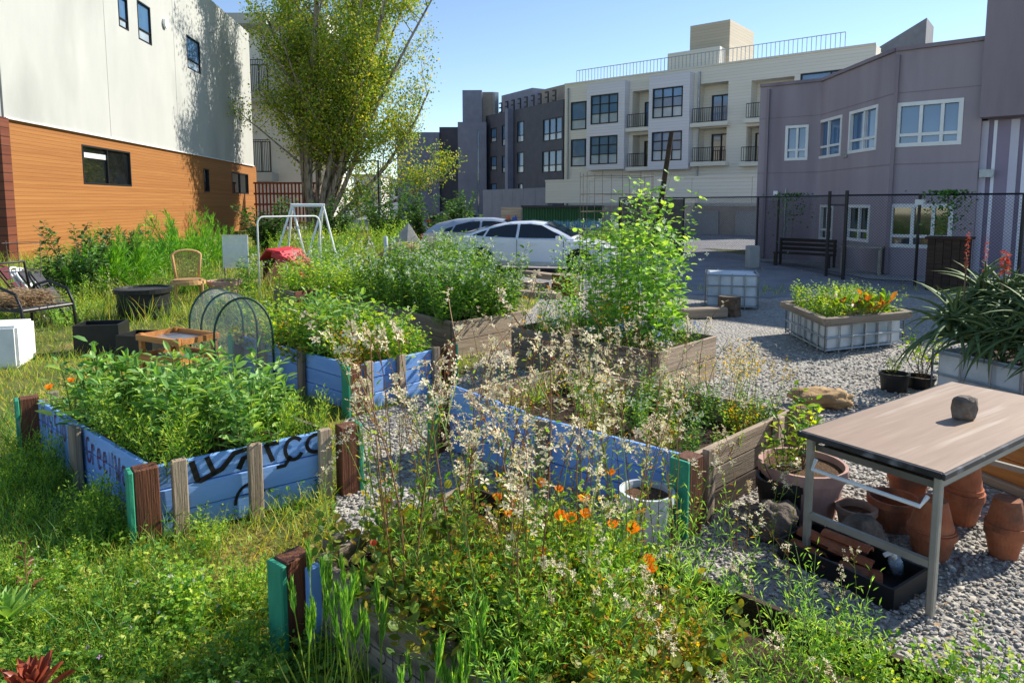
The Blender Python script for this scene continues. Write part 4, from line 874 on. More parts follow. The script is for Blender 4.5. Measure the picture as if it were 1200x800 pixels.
# black crate with grey tray
p = G(121,412); root = thing('black_crate', 'black crate in the shade of the weeds', 'crate', p, .2)
for c, d in (((0,.2,.2),(.55,.02,.4)), ((0,-.2,.2),(.55,.02,.4)), ((.265,0,.2),(.02,.38,.4)), ((-.265,0,.2),(.02,.38,.4)), ((0,0,.02),(.5,.38,.03))): MB().box(c, d).out('crate_wall', 'blackplastic', root)
p = G(170,416); root = thing('black_crate', 'second black crate left of the wooden stand', 'crate', p, -.1)
for c, d in (((0,.2,.15),(.5,.02,.3)), ((0,-.2,.15),(.5,.02,.3)), ((.24,0,.15),(.02,.38,.3)), ((-.24,0,.15),(.02,.38,.3)), ((0,0,.02),(.46,.38,.03))): MB().box(c, d).out('crate_wall', 'blackplastic', root)
# wooden sifter stand
p = G(212,462); root = thing('wooden_stand', 'small raw pine stand with mesh trays beside the clear greenhouse', 'stand', p, R(-28))
for x in (-.3, .3):
    for y in (-.2, .2): MB().box((x,y,.33), (.045,.045,.66)).out('leg', 'pine', root)
for z in (.42, .62):
    for c, d in (((0,-.225,z),(.68,.03,.06)), ((0,.225,z),(.68,.03,.06)), ((-.325,0,z),(.03,.41,.06)), ((.325,0,z),(.03,.41,.06))): MB().box(c, d).out('rail', 'pine', root)
    MB().box((0,0,z-.02), (.6,.4,.01)).out('mesh_tray', 'galv', root)
# hoop greenhouse of clear film
p0 = G(254,464); p1 = G(322,458); back = G(222,432); wv = (p1-p0); wl = wv.length; uv_ = wv.normalized(); dv = Vector((-.62,.78,0))*1.0
root = thing('hoop_greenhouse', 'small clear plastic hoop greenhouse with a dark green hoop frame', 'greenhouse', p0)
def hoop(t, n=16):
    o = dv*t; H = 1.02; return [o, o+Vector((0,0,H*.55))]+[o+uv_*(wl/2-wl/2*math.cos(a))+Vector((0,0,H*.6+H*.4*math.sin(a))) for a in np.linspace(.15, PI-.15, n)]+[o+uv_*wl+Vector((0,0,H*.55)), o+uv_*wl]
pm('hoop_green', '123a30', '1a4a3c', 5, .5)
for t in (0, .5, 1.0): MB().tube(hoop(t), .012, 8).out('hoop', 'hoop_green', root, smooth=True)
mb = MB(); hs = [hoop(t) for t in np.linspace(0, 1, 7)]; n = len(hs[0]); mb.addn([tuple(q) for h in hs for q in h], [(j*n+i, j*n+i+1, (j+1)*n+i+1, (j+1)*n+i) for j in range(6) for i in range(n-1)]); mb.out('film_cover', 'poly_film', root, smooth=True)
MB().add([tuple(q) for q in hoop(1.0)], [tuple(range(n))]).out('film_end', 'poly_film', root); MB().add([tuple(q) for q in hoop(0.0)], [tuple(range(n))]).out('film_end', 'poly_film', root)
# swing-like A frames
p = G(345,322); root = thing('swing_frame', 'white tube A frame standing in the weeds below the poplar', 'frame', p, R(8)); HS = 1.95; k = .82
for x in (-.0, 1.35*.62):
    MB().tube([(x-.55,-.6,0),(x,0,HS)], .028, 8).tube([(x+.5,-.5,0),(x,0,HS)], .028, 8).out('front_legs', 'white_metal', root); MB().tube([(x-.35,.7,0),(x,0.02,HS)], .028, 8).out('rear_leg', 'white_metal', root)
MB().tube([(-.04,0,HS),(.88,0,HS)], .035, 8).out('top_bar', 'white_metal', root); MB().box((.42,0,HS-.02), (.8,.12,.06)).out('plate', 'white_metal', root)
p = G(305,352); q = G(377,345); d = q-p; root = thing('conduit_arch', 'thin white bent tube arch left of the A frame', 'arch', p); H = 1.72
MB().tube([(0,0,0),(0,0,H-.15)]+[(d.x*.09*(1-math.cos(a)), d.y*.09*(1-math.cos(a)), H-.15+.15*math.sin(a)) for a in np.linspace(.2,PI/2,5)]+[(d.x*(1-.09*(1-math.cos(a))), d.y*(1-.09*(1-math.cos(a))), H-.15+.15*math.sin(a)) for a in np.linspace(PI/2,.2,5)]+[(d.x,d.y,H-.15),(d.x,d.y,0)], .018, 8).out('bent_tube', 'white_metal', root, smooth=True)
# red plastic chair on its side
p = G(340,334); root = thing('red_slide', 'red plastic play slide tipped over in the weeds', 'slide', p, R(-25)); root.scale = (1.25,1.25,1.15)
MB().prism([(-.45,-.3),(.1,-.3),(.55,-.3),(.55,.3),(.1,.3),(-.45,.3)], 0, .02)
mb = MB(); V = [(-.5,-.3,.55),(-.3,-.3,.78),(.05,-.3,.74),(.35,-.3,.4),(.62,-.3,.22)]; V += [(x,.3,z+.02) for x,y,z in V]; V += [(x,y,z-.04) for x,y,z in V]
mb.add(V, [(i,i+1,6+i,5+i) for i in range(4)]+[(10+i,15+i,16+i,11+i) for i in range(4)]+[(i,10+i,11+i,i+1) for i in range(4)]+[(5+i,6+i,16+i,15+i) for i in range(4)]+[(0,5,15,10),(4,14,19,9)]); mb.out('slide_bed', 'red_plastic', root)
MB().box((.1,-.32,.6), (.9,.03,.12)).out('side_rail', 'red_plastic', root).rotation_euler[1] = R(20); MB().box((-.42,0,.28), (.05,.5,.56)).out('leg_panel', 'maroon', root); MB().box((.45,0,.12), (.05,.5,.24)).out('leg_panel', 'maroon', root)
p = G(454,312); tag(MB().tube([(0,0,0),(-.05,0,.95)], .07, 12).out('white_pipe', 'pvc', loc=p, smooth=False), 'upright pale plastic pipe in the grass in front of the boulder', 'pipe')
p = G(466,313); blob('boulder', 'boulder', (p.x, p.y+.4, .3), (.55,.45,.42), 12, 'rounded tan boulder behind the pale pipe', 'boulder', 4, .45)
p = G(476,298); root = thing('tarp_heap', 'grey tarp draped to a peak over a dark pile beside the cars', 'tarp', p)
mb = MB(); k = 9; r_ = np.random.default_rng(2); V = [(0.1,0,1.25)]+[(.75*math.cos(a)*r_.uniform(.8,1.2), .6*math.sin(a), r_.uniform(.25,.45)) for a in np.arange(k)*2*PI/k]; mb.add(V, [(0, 1+i, 1+(i+1)%k) for i in range(k)]); mb.out('tarp_cloth', 'tarp', root); MB().box((-.1,.05,.22), (1.0,.8,.44)).out('pile', 'blackplastic', root)
p = G(497,300); 
# wire hoop and stakes
p = G(411,352); q = G(423,351); d = q-p; tag(MB().tube([(0,0,0),(0,0,.62),(d.x*.3,d.y*.3,.72),(d.x*.7,d.y*.7,.72),(d.x,d.y,.62),(d.x,d.y,0)], .012, 6).out('wire_hoop', 'white_metal', loc=p), 'small white wire hoop in the low timber bed', 'hoop')
p0 = G(16,392); root = thing('wire_cage', 'thin wire tomato cage in front of the orange wall', 'plant cage', (G(32,380).x, G(32,380).y, 0))
for z in (.9, 1.35): MB().tube([(.26*math.cos(a), .26*math.sin(a), z) for a in np.linspace(0, 2*PI, 17)], .006, 5).out('ring', 'wire', root)
for a in (0.3, 2.4, 4.5): MB().tube([(.2*math.cos(a), .2*math.sin(a), 0), (.27*math.cos(a), .27*math.sin(a), 1.4)], .006, 5).out('upright_wire', 'wire', root)
# pea trellis: pole and cage
p = G(768,425); root = tag(MB().tube([(0,0,0),(.02,0,.8),(.1,.0,1.6),(.22,.02,2.5)], [.04,.038,.036,.03], 8).out('garden_pole', 'darkwood', loc=(G(752,420).x+.1, G(752,420).y+.0, .38), smooth=False), 'leaning dark wooden pole rising out of the pea vines', 'pole')
c = (b6.N+b6.F)/2; root = thing('pea_trellis', 'rusty wire mesh trellis cylinder above the pea vines', 'trellis', (c.x+.05, c.y, .4)); r0 = .42
for z in np.arange(.3, 1.95, .2): MB().tube([(r0*math.cos(a), r0*math.sin(a), z) for a in np.linspace(0, 2*PI, 19)], .0032, 4).out('ring_wire', 'wire', root)
for a in np.arange(12)*2*PI/12: MB().tube([(r0*math.cos(a), r0*math.sin(a), 0), (r0*math.cos(a), r0*math.sin(a), 1.95)], .0032, 4).out('upright_wire', 'wire', root)
# bench, planter, post lamp behind the fence
def near_fence(px, py, D): p = AT(px, py, D); return Vector((p.x, p.y, 0))
p = near_fence(942, 300, 21.4); root = thing('garden_bench', 'dark wooden bench behind the chain link fence', 'bench', p, R(-47))
for z in (.42,): MB().box((0,0,z), (1.8,.45,.05)).out('seat', 'darkwood', root)
for i in range(3): MB().box((0,.22,.55+.14*i), (1.8,.03,.1)).out('back_slat', 'darkwood', root)
for x in (-.85, .85): MB().box((x,-.18,.2), (.06,.06,.4)).out('leg', 'darkwood', root); MB().box((x,.2,.42), (.06,.06,.85)).out('leg', 'darkwood', root)
p = near_fence(1010, 300, 19.2); root = thing('side_table', 'pale topped table beside the bench behind the fence', 'table', p, R(-40)); MB().box((0,0,.78), (1.1,.5,.05)).out('top', 'paleblock', root)
for x in (-.48, .48): MB().box((x,0,.38), (.06,.4,.75)).out('leg', 'paleblock', root)
p = near_fence(1112, 300, 15.6); root = thing('wooden_cabinet', 'dark brown wooden cabinet behind the fence next to the aloe', 'cabinet', p, R(-40))
for i in range(5): MB().box((-.32+.16*i, -.28, .6), (.15,.03,1.18)).out('board', 'darkwood', root)
MB().box((0,.03,.6), (.78,.56,1.18)).out('carcass', 'darkwood', root); MB().box((0,0,1.21), (.9,.7,.05)).out('top', 'darkwood', root)
p = near_fence(882, 296, 21); root = tag(obj('concrete_bollard', bevel(MB().box((0,0,.35), (.35,.35,.7)).mesh('concrete_bollard', 'concrete'), .03)), 'pale concrete block by the corner of the grey building', 'block'); root.location = p
# ---------------------------------------------------------------- cars
def car(label, p, rz, paint, hatch=False):
    root = thing('parked_car', label, 'car', p, rz, 'cars parked by the road')
    low = [(-2.4,.35),(-2.42,.6),(-2.36,.95),(-2.2,1.02),(-1.75,1.04),(1.0,.97),(1.6,.93),(2.1,.83),(2.36,.68),(2.45,.5),(2.4,.28),(2.0,.2),(-2.1,.2)]
    mb = MB(); n = len(low); ys = [(-.9,.9),(-.87,1),(0,1),(.87,1),(.9,.9)]; V = []
    ys = [(-.915,.93,.6),(-.88,1,.6),(-.6,1,.6),(.6,1,.6),(.88,1,.6),(.915,.93,.6)]
    for y, k, zc in ys:
        for x, z in low:
            taper = 1-.12*max(0, (abs(x)-1.6)/.85)**2; V.append((x*(.985 if k < 1 else 1), y*taper, zc+(z-zc)*k))
    mb.addn(V, [(j*n+i, j*n+(i+1)%n, (j+1)*n+(i+1)%n, (j+1)*n+i) for j in range(5) for i in range(n)]); mb.add(V[:n], [tuple(range(n))]); mb.add(V[-n:], [tuple(range(n))[::-1]])
    body = mb.mesh('body', paint); bevel(body, .03, 2); bo = obj('body', body, root)
    for q in body.polygons: q.use_smooth = True
    roof = [(-2.05,1.03),(-1.6,1.2),(-1.1,1.36),(-.6,1.44),(0,1.46),(.35,1.42),(.8,1.25),(1.3,1.0)] if not hatch else [(-2.2,1.1),(-1.9,1.3),(-1.3,1.43),(-.6,1.48),(0,1.48),(.4,1.42),(.85,1.25),(1.35,1.0)]
    hw = lambda z: .86-(z-.95)*.5
    V = []
    for x, z in roof: V += [(x,-.86,.96),(x,-hw(z)*.99,z-.03),(x,-hw(z)*.8,z),(x,0,z+.02),(x,hw(z)*.8,z),(x,hw(z)*.99,z-.03),(x,.86,.96)]
    mb = MB(); mb.addn(V, [(i*7+j, i*7+j+1, (i+1)*7+j+1, (i+1)*7+j) for i in range(len(roof)-1) for j in range(6)]); o = mb.out('cabin', paint, root, smooth=True)
    def sidewin(pts, nm='side_window'):
        for s in (-1, 1): MB().add([(x, s*(hw(z)+.012), z) for x, z in pts], [tuple(range(len(pts)))[::(1 if s < 0 else -1)]]).out(nm, 'car_glass', root)
    sidewin([(-.32,1.0),(.98,1.0),(.86,1.1),(.32,1.36),(.05,1.39),(-.3,1.39)]); sidewin([(-1.32,1.02),(-.4,1.0),(-.38,1.39),(-.75,1.36),(-1.2,1.25)]); sidewin([(-1.72,1.06),(-1.38,1.04),(-1.28,1.21),(-1.42,1.17)])
    MB().add([(1.22,-.72,1.05),(1.22,.72,1.05),(.42,.56,1.42),(.42,-.56,1.42)], [(0,1,2,3)]).out('windscreen', 'car_glass', root, loc=(.012,0,.02)); MB().add([(-1.95,-.68,1.1),(-1.95,.68,1.1),(-1.05,.56,1.39),(-1.05,-.56,1.39)], [(3,2,1,0)]).out('rear_window', 'car_glass', root, loc=(-.02,0,.03))
    for x in (1.45, -1.42):
        for s in (-1, 1):
            MB().lathe([(0,0),(.37,0),(.37,.02),(0,.02)], 24).out('wheel_arch', 'tyre', root, loc=(x, s*.905-(.0 if s < 0 else .0), .36)).rotation_euler[0] = R(90)
            wh = MB().lathe([(.2,-.09),(.31,-.1),(.33,-.07),(.33,.07),(.31,.1),(.2,.09)], 24).out('wheel', 'tyre', root, loc=(x, s*.85, .33)); wh.rotation_euler[0] = R(90)
            mb = MB(); mb.lathe([(0,.07),(.05,.085),(.06,.06)], 12)
            for k in range(7): a = k*2*PI/7; mb.beam((.05*math.cos(a), .05*math.sin(a), .075*1), (.21*math.cos(a), .21*math.sin(a), .075), .035, .02)
            mb.lathe([(.2,.05),(.215,.08),(.205,.085),(.2,.06)], 24)
            rm = mb.out('rim', 'rim', wh)
            if s > 0: rm.rotation_euler[0] = PI
    for s in (-1, 1):
        MB().box((.85, s*.98, 1.02), (.1,.16,.1)).out('side_mirror', paint, root); MB().box((-2.36, s*.66, .86), (.1,.4,.16)).out('tail_light', 'taillight', root); MB().box((2.28, s*.66, .68), (.16,.36,.1)).out('headlight', 'white_metal', root)
        for x in (.1, -.85): MB().box((x, s*.918, .84), (.2,.02,.03)).out('door_handle', paint, root)
        for x in (1.0, -.35): MB().box((x, s*.914, .66), (.012,.006,.6)).out('door_seam', 'tyre', root)
        MB().box((0, s*.91, .28), (2.2,.03,.1)).out('sill', 'car_silver', root)
    return root
def car_at(px, py, off, *a): return None
CR = R(-14)
pw = G(664, 322); cx = pw.x+.35-1.45*math.cos(CR)-.9*math.sin(CR); cy = pw.y-1.45*math.sin(CR)+.9*math.cos(CR)
car('white sedan parked behind the garden with its nose to the right', (cx, cy, .01), CR, 'car_white')
car('silver blue hatchback parked behind the white sedan', (cx-1.3, cy+3.4, .01), R(-8), 'car_silver', True)
p = AT(556, 262, 45); car('dark car parked far off below the slate wall', (p.x-1, p.y, .01), R(60), 'blackplastic', True)
# ---------------------------------------------------------------- leaf shapes
def TM(V, Fs): return (np.array(V, float), np.array(Fs, int))
L5 = TM([(0,0,0),(.3,-.42,.07),(.3,.42,.07),(.4,0,-.02),(.72,-.36,.03),(.72,.36,.03),(1,0,-.1)], [(0,1,3),(0,3,2),(1,4,3),(3,5,2),(3,4,6),(3,6,5)])
L4 = TM([(0,0,0),(.5,-.5,.06),(1,0,-.05),(.5,.5,.06),(.5,0,-.02)], [(0,1,4),(1,2,4),(2,3,4),(3,0,4)])
L2 = TM([(0,0,0),(.5,-.5,.06),(1,0,-.03),(.5,.5,.06)], [(0,1,2),(0,2,3)])
LR = TM([(.5,0,-.06)]+[(.5+.5*math.cos(a), .5*math.sin(a), .03*math.cos(3*a)) for a in np.arange(8)*PI/4], [(0,1+i,1+(i+1)%8) for i in range(8)])
LB = TM([(0,0,0),(.25,-.2,.03),(.3,-.55,0),(.55,-.25,.05),(.75,-.42,0),(1,0,-.08),(.75,.42,0),(.55,.25,.05),(.3,.55,0),(.25,.2,.03),(.5,0,-.03)], [(0,1,10),(1,2,3),(1,3,10),(3,4,5),(3,5,10),(5,7,10),(5,6,7),(7,9,10),(7,8,9),(9,0,10)])
BL = TM([(0,-.5,0),(0,.5,0),(.4,-.42,.03),(.4,.42,.03),(.75,-.28,-.06),(.75,.28,-.06),(1,0,-.22)], [(0,2,1),(1,2,3),(2,4,3),(3,4,5),(4,6,5)])
P4 = TM([p for a in np.arange(4)*PI/2+.4 for p in ((0,0,0),(.7*math.cos(a-.45),.7*math.sin(a-.45),.15),(math.cos(a),math.sin(a),.05),(.7*math.cos(a+.45),.7*math.sin(a+.45),.15))], [f for k in range(4) for f in ((4*k,4*k+1,4*k+2),(4*k,4*k+2,4*k+3))])
CUP = TM([p for a in np.arange(5)*2*PI/5 for p in ((0,0,0),(.55*math.cos(a-.6),.55*math.sin(a-.6),.55),(.85*math.cos(a-.5),.85*math.sin(a-.5),1.1),(.85*math.cos(a+.5),.85*math.sin(a+.5),1.15),(.55*math.cos(a+.6),.55*math.sin(a+.6),.55))], [f for k in range(5) for f in ((5*k,5*k+1,5*k+4),(5*k+1,5*k+2,5*k+3),(5*k+1,5*k+3,5*k+4))])
LEAFW = {'L5':.6}
def stalks(seed, nst, h, r0, spread, nl, ll, lw, T_, lf=.08, el=(5,50), top=.55, sr=.004, petiole=.03, bend=.15, hv=.25, comp=0, sides=4, droop=0.0):
    """stems with leaves: returns stem mesh builder, leaf mesh builder, tips"""
    r = np.random.default_rng(seed); S = MB(); Lf = MB(); tips = []; P, X, N, Sc = [], [], [], []
    for i in range(nst):
        a = r.uniform(0, 2*PI); b = np.array([math.cos(a), math.sin(a), 0])*r0*math.sqrt(r.uniform()); hh = h*r.uniform(1-hv, 1+hv*.5)
        ln = np.array([math.cos(a), math.sin(a), 0])*spread*r.uniform(.2, 1)+r.normal(0, spread*.15, 3)*[1,1,0]; wob = r.normal(0, bend*h, 3)*[1,1,0]
        f = lambda t: b+ln*t**1.4+np.array([0,0,hh])*(t-.12*spread/h*t*t*droop)+wob*t*(1-t)
        ts = np.linspace(0, 1, 6); pts = [f(t) for t in ts]
        S.tube(pts, sr*np.linspace(1, .4, 6), sides, cap=False); tips.append((pts[-1], pts[-1]-pts[-2], hh))
        n = int(nl*r.uniform(.8, 1.2))
        for k in range(n):
            t = lf+(1-lf)*(k+r.uniform())/n; az = a+k*2.4+r.normal(0,.4); e = R(r.uniform(*el)); d = np.array([math.cos(az)*math.cos(e), math.sin(az)*math.cos(e), math.sin(e)])
            s = ll*(1-(1-top)*t)*r.uniform(.7,1.2); p = f(t)+d*petiole*r.uniform(.3,1)
            if comp:
                rd = d*[1,1,.55]; side = np.cross(rd, [0,0,1]); side /= np.linalg.norm(side)+1e-9; q0 = f(t)
                for c in range(comp):
                    q = q0+rd*s*(.6+c*.75); 
                    for sg in (-1, 1): P.append(q); X.append(rd*.5+side*sg+np.array([0,0,r.uniform(-.1,.35)])); N.append(r.normal(0,.3,3)+[0,0,1]); Sc.append(s)
                P.append(q0+rd*s*(.6+comp*.75)); X.append(rd); N.append(r.normal(0,.3,3)+[0,0,1]); Sc.append(s)
            else:
                P.append(p); X.append(d-np.array([0,0,.3*droop])); N.append(r.normal(0,.35,3)+[0,0,1]); Sc.append(s)
    Lf.inst(T_, P, X, N, Sc, lw)
    return S, Lf, tips
def meshes(**k):                                             # part name -> (builder, material)
    return {n: mb.mesh(n, mt) for n, (mb, mt) in k.items() if mb.nv}
def flower_mb(r, tips, n, length, size, T_, spread=.02, jit=.5, down=.0):
    mb = MB(); P, X, N = [], [], []
    for p, d, hh in tips:
        d = d/(np.linalg.norm(d)+1e-9)
        for k in range(n):
            q = p-d*length*(k/max(1,n-1))*1.0+r.normal(0, spread, 3); nn = r.normal(0, jit, 3)+[0,-.35,.75]; xx = np.cross(nn, r.normal(size=3))
            P.append(q); X.append(xx); N.append(nn)
    mb.inst(T_, P, X, N, size*r.uniform(.7,1.25,len(P))); return mb
def plant(name, var, label, cat, loc, s=1.0, group=None, rz=None, root=None):
    o = thing(name, label, cat, loc, random.uniform(0, 6.28) if rz is None else rz, group); o.scale = (s,s,s*random.uniform(.92,1.08)) if not isinstance(s, tuple) else s
    for n, me in var.items(): obj(n, me, o, kind='stuff' if n in ('foliage', 'flowers', 'sepals', 'seed_heads') else None)
    return o
def infield(bed, nu, nv, jit=.35, inset=.06):
    a = bed.R-bed.N; b = bed.L-bed.N; out = []
    for i in range(nu):
        for j in range(nv):
            s = min(1-inset, max(inset, (i+.5+random.uniform(-jit,jit))/nu)); t = min(1-inset*.5, max(inset*.5, (j+.5+random.uniform(-jit,jit))/nv)); out.append((bed.N+a*s+b*t, s, t))
    return out
rr = np.random.default_rng(11)
# ---- species
FAVA = []
for k in range(4):
    S, Lf, tp = stalks(100+k, 4, .54, .07, .12, 10, .125, .5, L5, el=(25,78), top=.75, sr=.008, comp=1); FAVA.append(meshes(stems=(S,'stem_green'), foliage=(Lf,'leaf_fava')))
GREENS = []
for k in range(4):
    S, Lf, tp = stalks(120+k, 11, .5, .12, .2, 22, .07, .75, LB, el=(-5,55), top=.7, sr=.004, petiole=.05, bend=.2)
    GREENS.append(meshes(stems=(S,'stem_green'), foliage=(Lf,'leaf_bright'), flowers=(flower_mb(rr, tp[:3], 3, .08, .013, P4), 'petal_white')))
HERB = []
for k in range(3):
    S, Lf, tp = stalks(140+k, 16, .4, .12, .14, 30, .05, .35, L4, el=(10,70), top=.7, sr=.003); HERB.append(meshes(stems=(S,'stem_green'), foliage=(Lf,'leaf_bright')))
DARKB = []
for k in range(3):
    S, Lf, tp = stalks(160+k, 12, .75, .15, .3, 34, .07, .6, L5, el=(-10,50), top=.75, sr=.006, bend=.15); DARKB.append(meshes(stems=(S,'stem_green'), foliage=(Lf,'leaf_mid'), flowers=(flower_mb(rr, tp[::2], 8, .14, .02, P4, .015), 'petal_white')))
PEA = []
for k in range(3):
    S, Lf, tp = stalks(180+k, 6, 1.45, .2, .3, 60, .08, .75, (LR,L5,LR)[k], el=(-30,40), top=.8, sr=.004, petiole=.1, bend=.12); r = np.random.default_rng(k)
    fl_ = MB(); fl_.inst(P4, [f_[0]*np.array([1,1,r.uniform(.5,1)])+r.normal(0,.07,3) for f_ in tp for _ in range(4)], r.normal(size=(4*len(tp),3)), r.normal(size=(4*len(tp),3)), .026)
    PEA.append(meshes(stems=(S,'stem_green'), foliage=(Lf,'leaf_pea'), flowers=(fl_,'petal_white')))
ARU = []
for k in range(6):
    r = np.random.default_rng(200+k); S, Lf, tp = stalks(200+k, 3, .85, .06, .2, 17, .055, .4, LB, el=(10,60), top=.35, sr=.0035, bend=.12, hv=.35, petiole=.02)
    # side branches carrying flowers
    tips2 = []
    for p, d, hh in tp:
        tips2.append((p, d, hh))
        for b_ in range(2):
            q = p-d*r.uniform(.3,1.6); dd = d/np.linalg.norm(d)+r.normal(0,.35,3)*[1,1,.3]; e_ = q+dd*r.uniform(.08,.2); S.tube([q, (q+e_)/2+r.normal(0,.008,3), e_], [.0022,.002,.0014], 3, cap=False); tips2.append((e_, e_-q, hh))
    ARU.append(meshes(stems=(S,'stem_green' if k % 3 == 1 else 'stem_red'), foliage=(Lf,'leaf_yellow' if k % 2 == 0 else 'leaf_bright'), flowers=(flower_mb(r, tips2, 5, .055, .017, P4, .011), 'petal_cream'), sepals=(flower_mb(r, tips2, 3, .08, .010, L2, .009), 'sepal')))
POPF = []
for k in range(4):
    S, Lf, tp = stalks(230+k, 22, .26, .12, .17, 34, .032, .16, L2, el=(0,70), top=.8, sr=.002, hv=.4); POPF.append((S, Lf, tp))
NAST = []
for k in range(3):
    S, Lf, tp = stalks(250+k, 18, .2, .15, .2, 8, .045, 1.0, LR, el=(10,70), top=.9, sr=.003, hv=.5, petiole=.05); NAST.append(meshes(stems=(S,'stem_green'), foliage=(Lf,'leaf_round')))
LUSH = []
for k in range(4):
    S, Lf, tp = stalks(270+k, 13, .36, .1, .15, 28, .036, .8, LB, el=(10,65), top=.75, sr=.003, hv=.4); LUSH.append(meshes(stems=(S,'stem_green'), foliage=(Lf,'leaf_yellow' if k < 2 else 'leaf_bright')))
def fennel(seed, n, h, rad):
    r = np.random.default_rng(seed); S = MB(); Lf = MB(); P, X, N, Sc = [], [], [], []
    for i in range(n):
        a = r.uniform(0, 2*PI); e = r.uniform(.2, 1.45); L_ = h*r.uniform(.6, 1.05); d = np.array([math.cos(a)*math.cos(e)*rad/h, math.sin(a)*math.cos(e)*rad/h, math.sin(e)]); b = np.array([math.cos(a), math.sin(a), 0])*rad*.2*r.uniform()
        S.tube([b, b+d*L_*.5, b+d*L_], [.008,.005,.002], 3, cap=False); m_ = 60
        t = r.uniform(.35, 1, m_); P.append(b+d*L_*t[:,None]); X.append(d+r.normal(0,.55,(m_,3))+[0,0,.2]); N.append(r.normal(size=(m_,3))); Sc.append(.16*r.uniform(.6,1.2,m_))
    Lf.inst(L2, np.concatenate(P), np.concatenate(X), np.concatenate(N), np.concatenate(Sc), .06); return meshes(stems=(S,'stem_green'), foliage=(Lf,'leaf_fennel'))
# ---- left blue bed
for p, s, t in infield(b1, 5, 9, .3):
    k = random.choice(range(4)); lowc = t > .72 or random.random() < (.55 if .3 < t < .58 else .12)
    if s > .8 and .2 < t < .45: pass
    plant('fava_bean_plant' if not lowc else 'herb_plant', FAVA[k] if not lowc and s+t*.4 > .25 else HERB[k % 3], 'broad leaved fava bean plant in the left blue bed' if not lowc else 'fine leaved bright green herb between the fava beans in the left blue bed', 'plant', (p.x, p.y, .34), random.uniform(.72,1.0)*(1 if not lowc else (.65 if t > .72 else 1.0)), 'fava beans in the left blue bed' if not lowc else 'herbs in the left blue bed')
def bloom(name, mat, label, cat, loc, size, stem_h, T_=CUP, group=None):
    root = thing(name, label, cat, loc, 0, group); mb = MB(); mb.inst(T_, [(0,0,stem_h)], [(1,0,0)], [(random.uniform(-.3,.3),random.uniform(-.4,.1),1)], size); mb.out('petals', mat, root); MB().tube([(0,0,0),(.01,0,stem_h*.5),(0,0,stem_h)], .0025, 4).out('stem', 'stem_green', root)
for px, py in ((58,457),(83,449)):
    g = G(px, py, .62); bloom('calendula_flower', 'petal_orange', 'orange calendula bloom over the left end of the left blue bed', 'flower', (g.x, g.y, .34), .035, .28, group='calendula blooms in the left blue bed')
# ---- middle blue bed
for p, s, t in infield(b2, 4, 8, .3):
    plant('leafy_vegetable', (GREENS+LUSH[:2]+NAST[:1]+FAVA[:1])[random.randrange(8)], 'bright leafy vegetable plant in the middle blue bed', 'plant', (p.x, p.y, .34), random.uniform(.75,1.25), 'leafy greens in the middle blue bed')
# ---- centre blue bed: low greens at both ends
for p, s, t in infield(b3, 3, 7, .3):
    plant('arugula_plant' if random.random() < .5 else 'leafy_vegetable', (LUSH if random.random() < .6 else ARU)[random.randrange(4)], 'low mixed green plant in the centre blue bed', 'plant', (p.x, p.y, .25), random.uniform(.6,.9), 'mixed greens in the centre blue bed')
for p, s, t in infield(b3, 3, 7, .4):
    if t > .3 or s > .6: plant('arugula_plant', ARU[random.randrange(6)], 'tall flowering arugula rising from the centre blue bed', 'plant', (p.x, p.y, .25), random.uniform(.6,.95), 'flowering arugula in the centre blue bed')
for p, s, t in infield(b3, 2, 4, .3):
    q = b3.R+(b3.L-b3.N)*(.05+t*.55)-(b3.R-b3.N)*s*.8; plant('leafy_vegetable', DARKB[random.randrange(3)], 'dark leafy plant at the right end of the centre blue bed', 'plant', (q.x, q.y, .25), .5, 'dark greens in the centre blue bed')
# ---- back timber beds
for p, s, t in infield(b5, 5, 7, .3): plant('broad_bean_plant', DARKB[random.randrange(3)], 'tall dark leafy bean plant in the dappled timber bed', 'plant', (p.x, p.y, .4), random.uniform(.8,1.35), 'bean plants in the dappled timber bed')
c6 = (b6.N+b6.F)/2
for k in range(9):
    a = k*2*PI/9; plant('pea_vine', PEA[k % 3], 'tall pea vine with white flowers climbing the wire trellis', 'plant', (c6.x+.3+.4*math.cos(a), c6.y+.34*math.sin(a), .38), random.uniform(.85,1.22)*(1 if k % 3 else .8), 'pea vines on the trellis')
for k, (px, py, h) in enumerate(((665,372,.95),(690,380,1.0),(680,368,.8),(708,385,.75),(650,380,.6))):
    g = G(px, py+18, .4); plant('pea_vine', PEA[k % 3], 'looser pea vine rising left of the trellis', 'plant', (g.x, g.y+.3, .38), (.55,.55,h*.8), 'loose pea vines left of the trellis')
BLU = []
for k in range(2):
    S, Lf, tp = stalks(300+k, 14, .3, .1, .14, 10, .05, .3, L4, el=(20,70), sr=.003); BLU.append(meshes(stems=(S,'stem_green'), foliage=(Lf,'leaf_mid'), flowers=(flower_mb(np.random.default_rng(k), tp[::2], 4, .05, .013, P4, .012),'petal_blue')))
for p, s, t in infield(b6, 3, 8, .3):
    if (p-c6).length > .35: plant('forget_me_not', BLU[random.randrange(2)], 'small blue flowered plant in the trellis bed', 'plant', (p.x, p.y, .38), random.uniform(.8,1.1), 'blue flowers in the trellis bed')
S, Lf, tp = stalks(320, 6, .6, .05, .2, 9, .05, .35, L4, sr=.003); MUST = meshes(stems=(S,'stem_green'), foliage=(Lf,'leaf_silver'), flowers=(flower_mb(rr, tp, 12, .16, .014, P4, .018),'petal_yellow'))
for px, py in ((745,440),(715,450)): g = G(px, py); plant('mustard_plant', MUST, 'yellow flowering mustard in front of the pea trellis', 'plant', (g.x, g.y, .3), 1.25, 'mustard by the pea trellis')
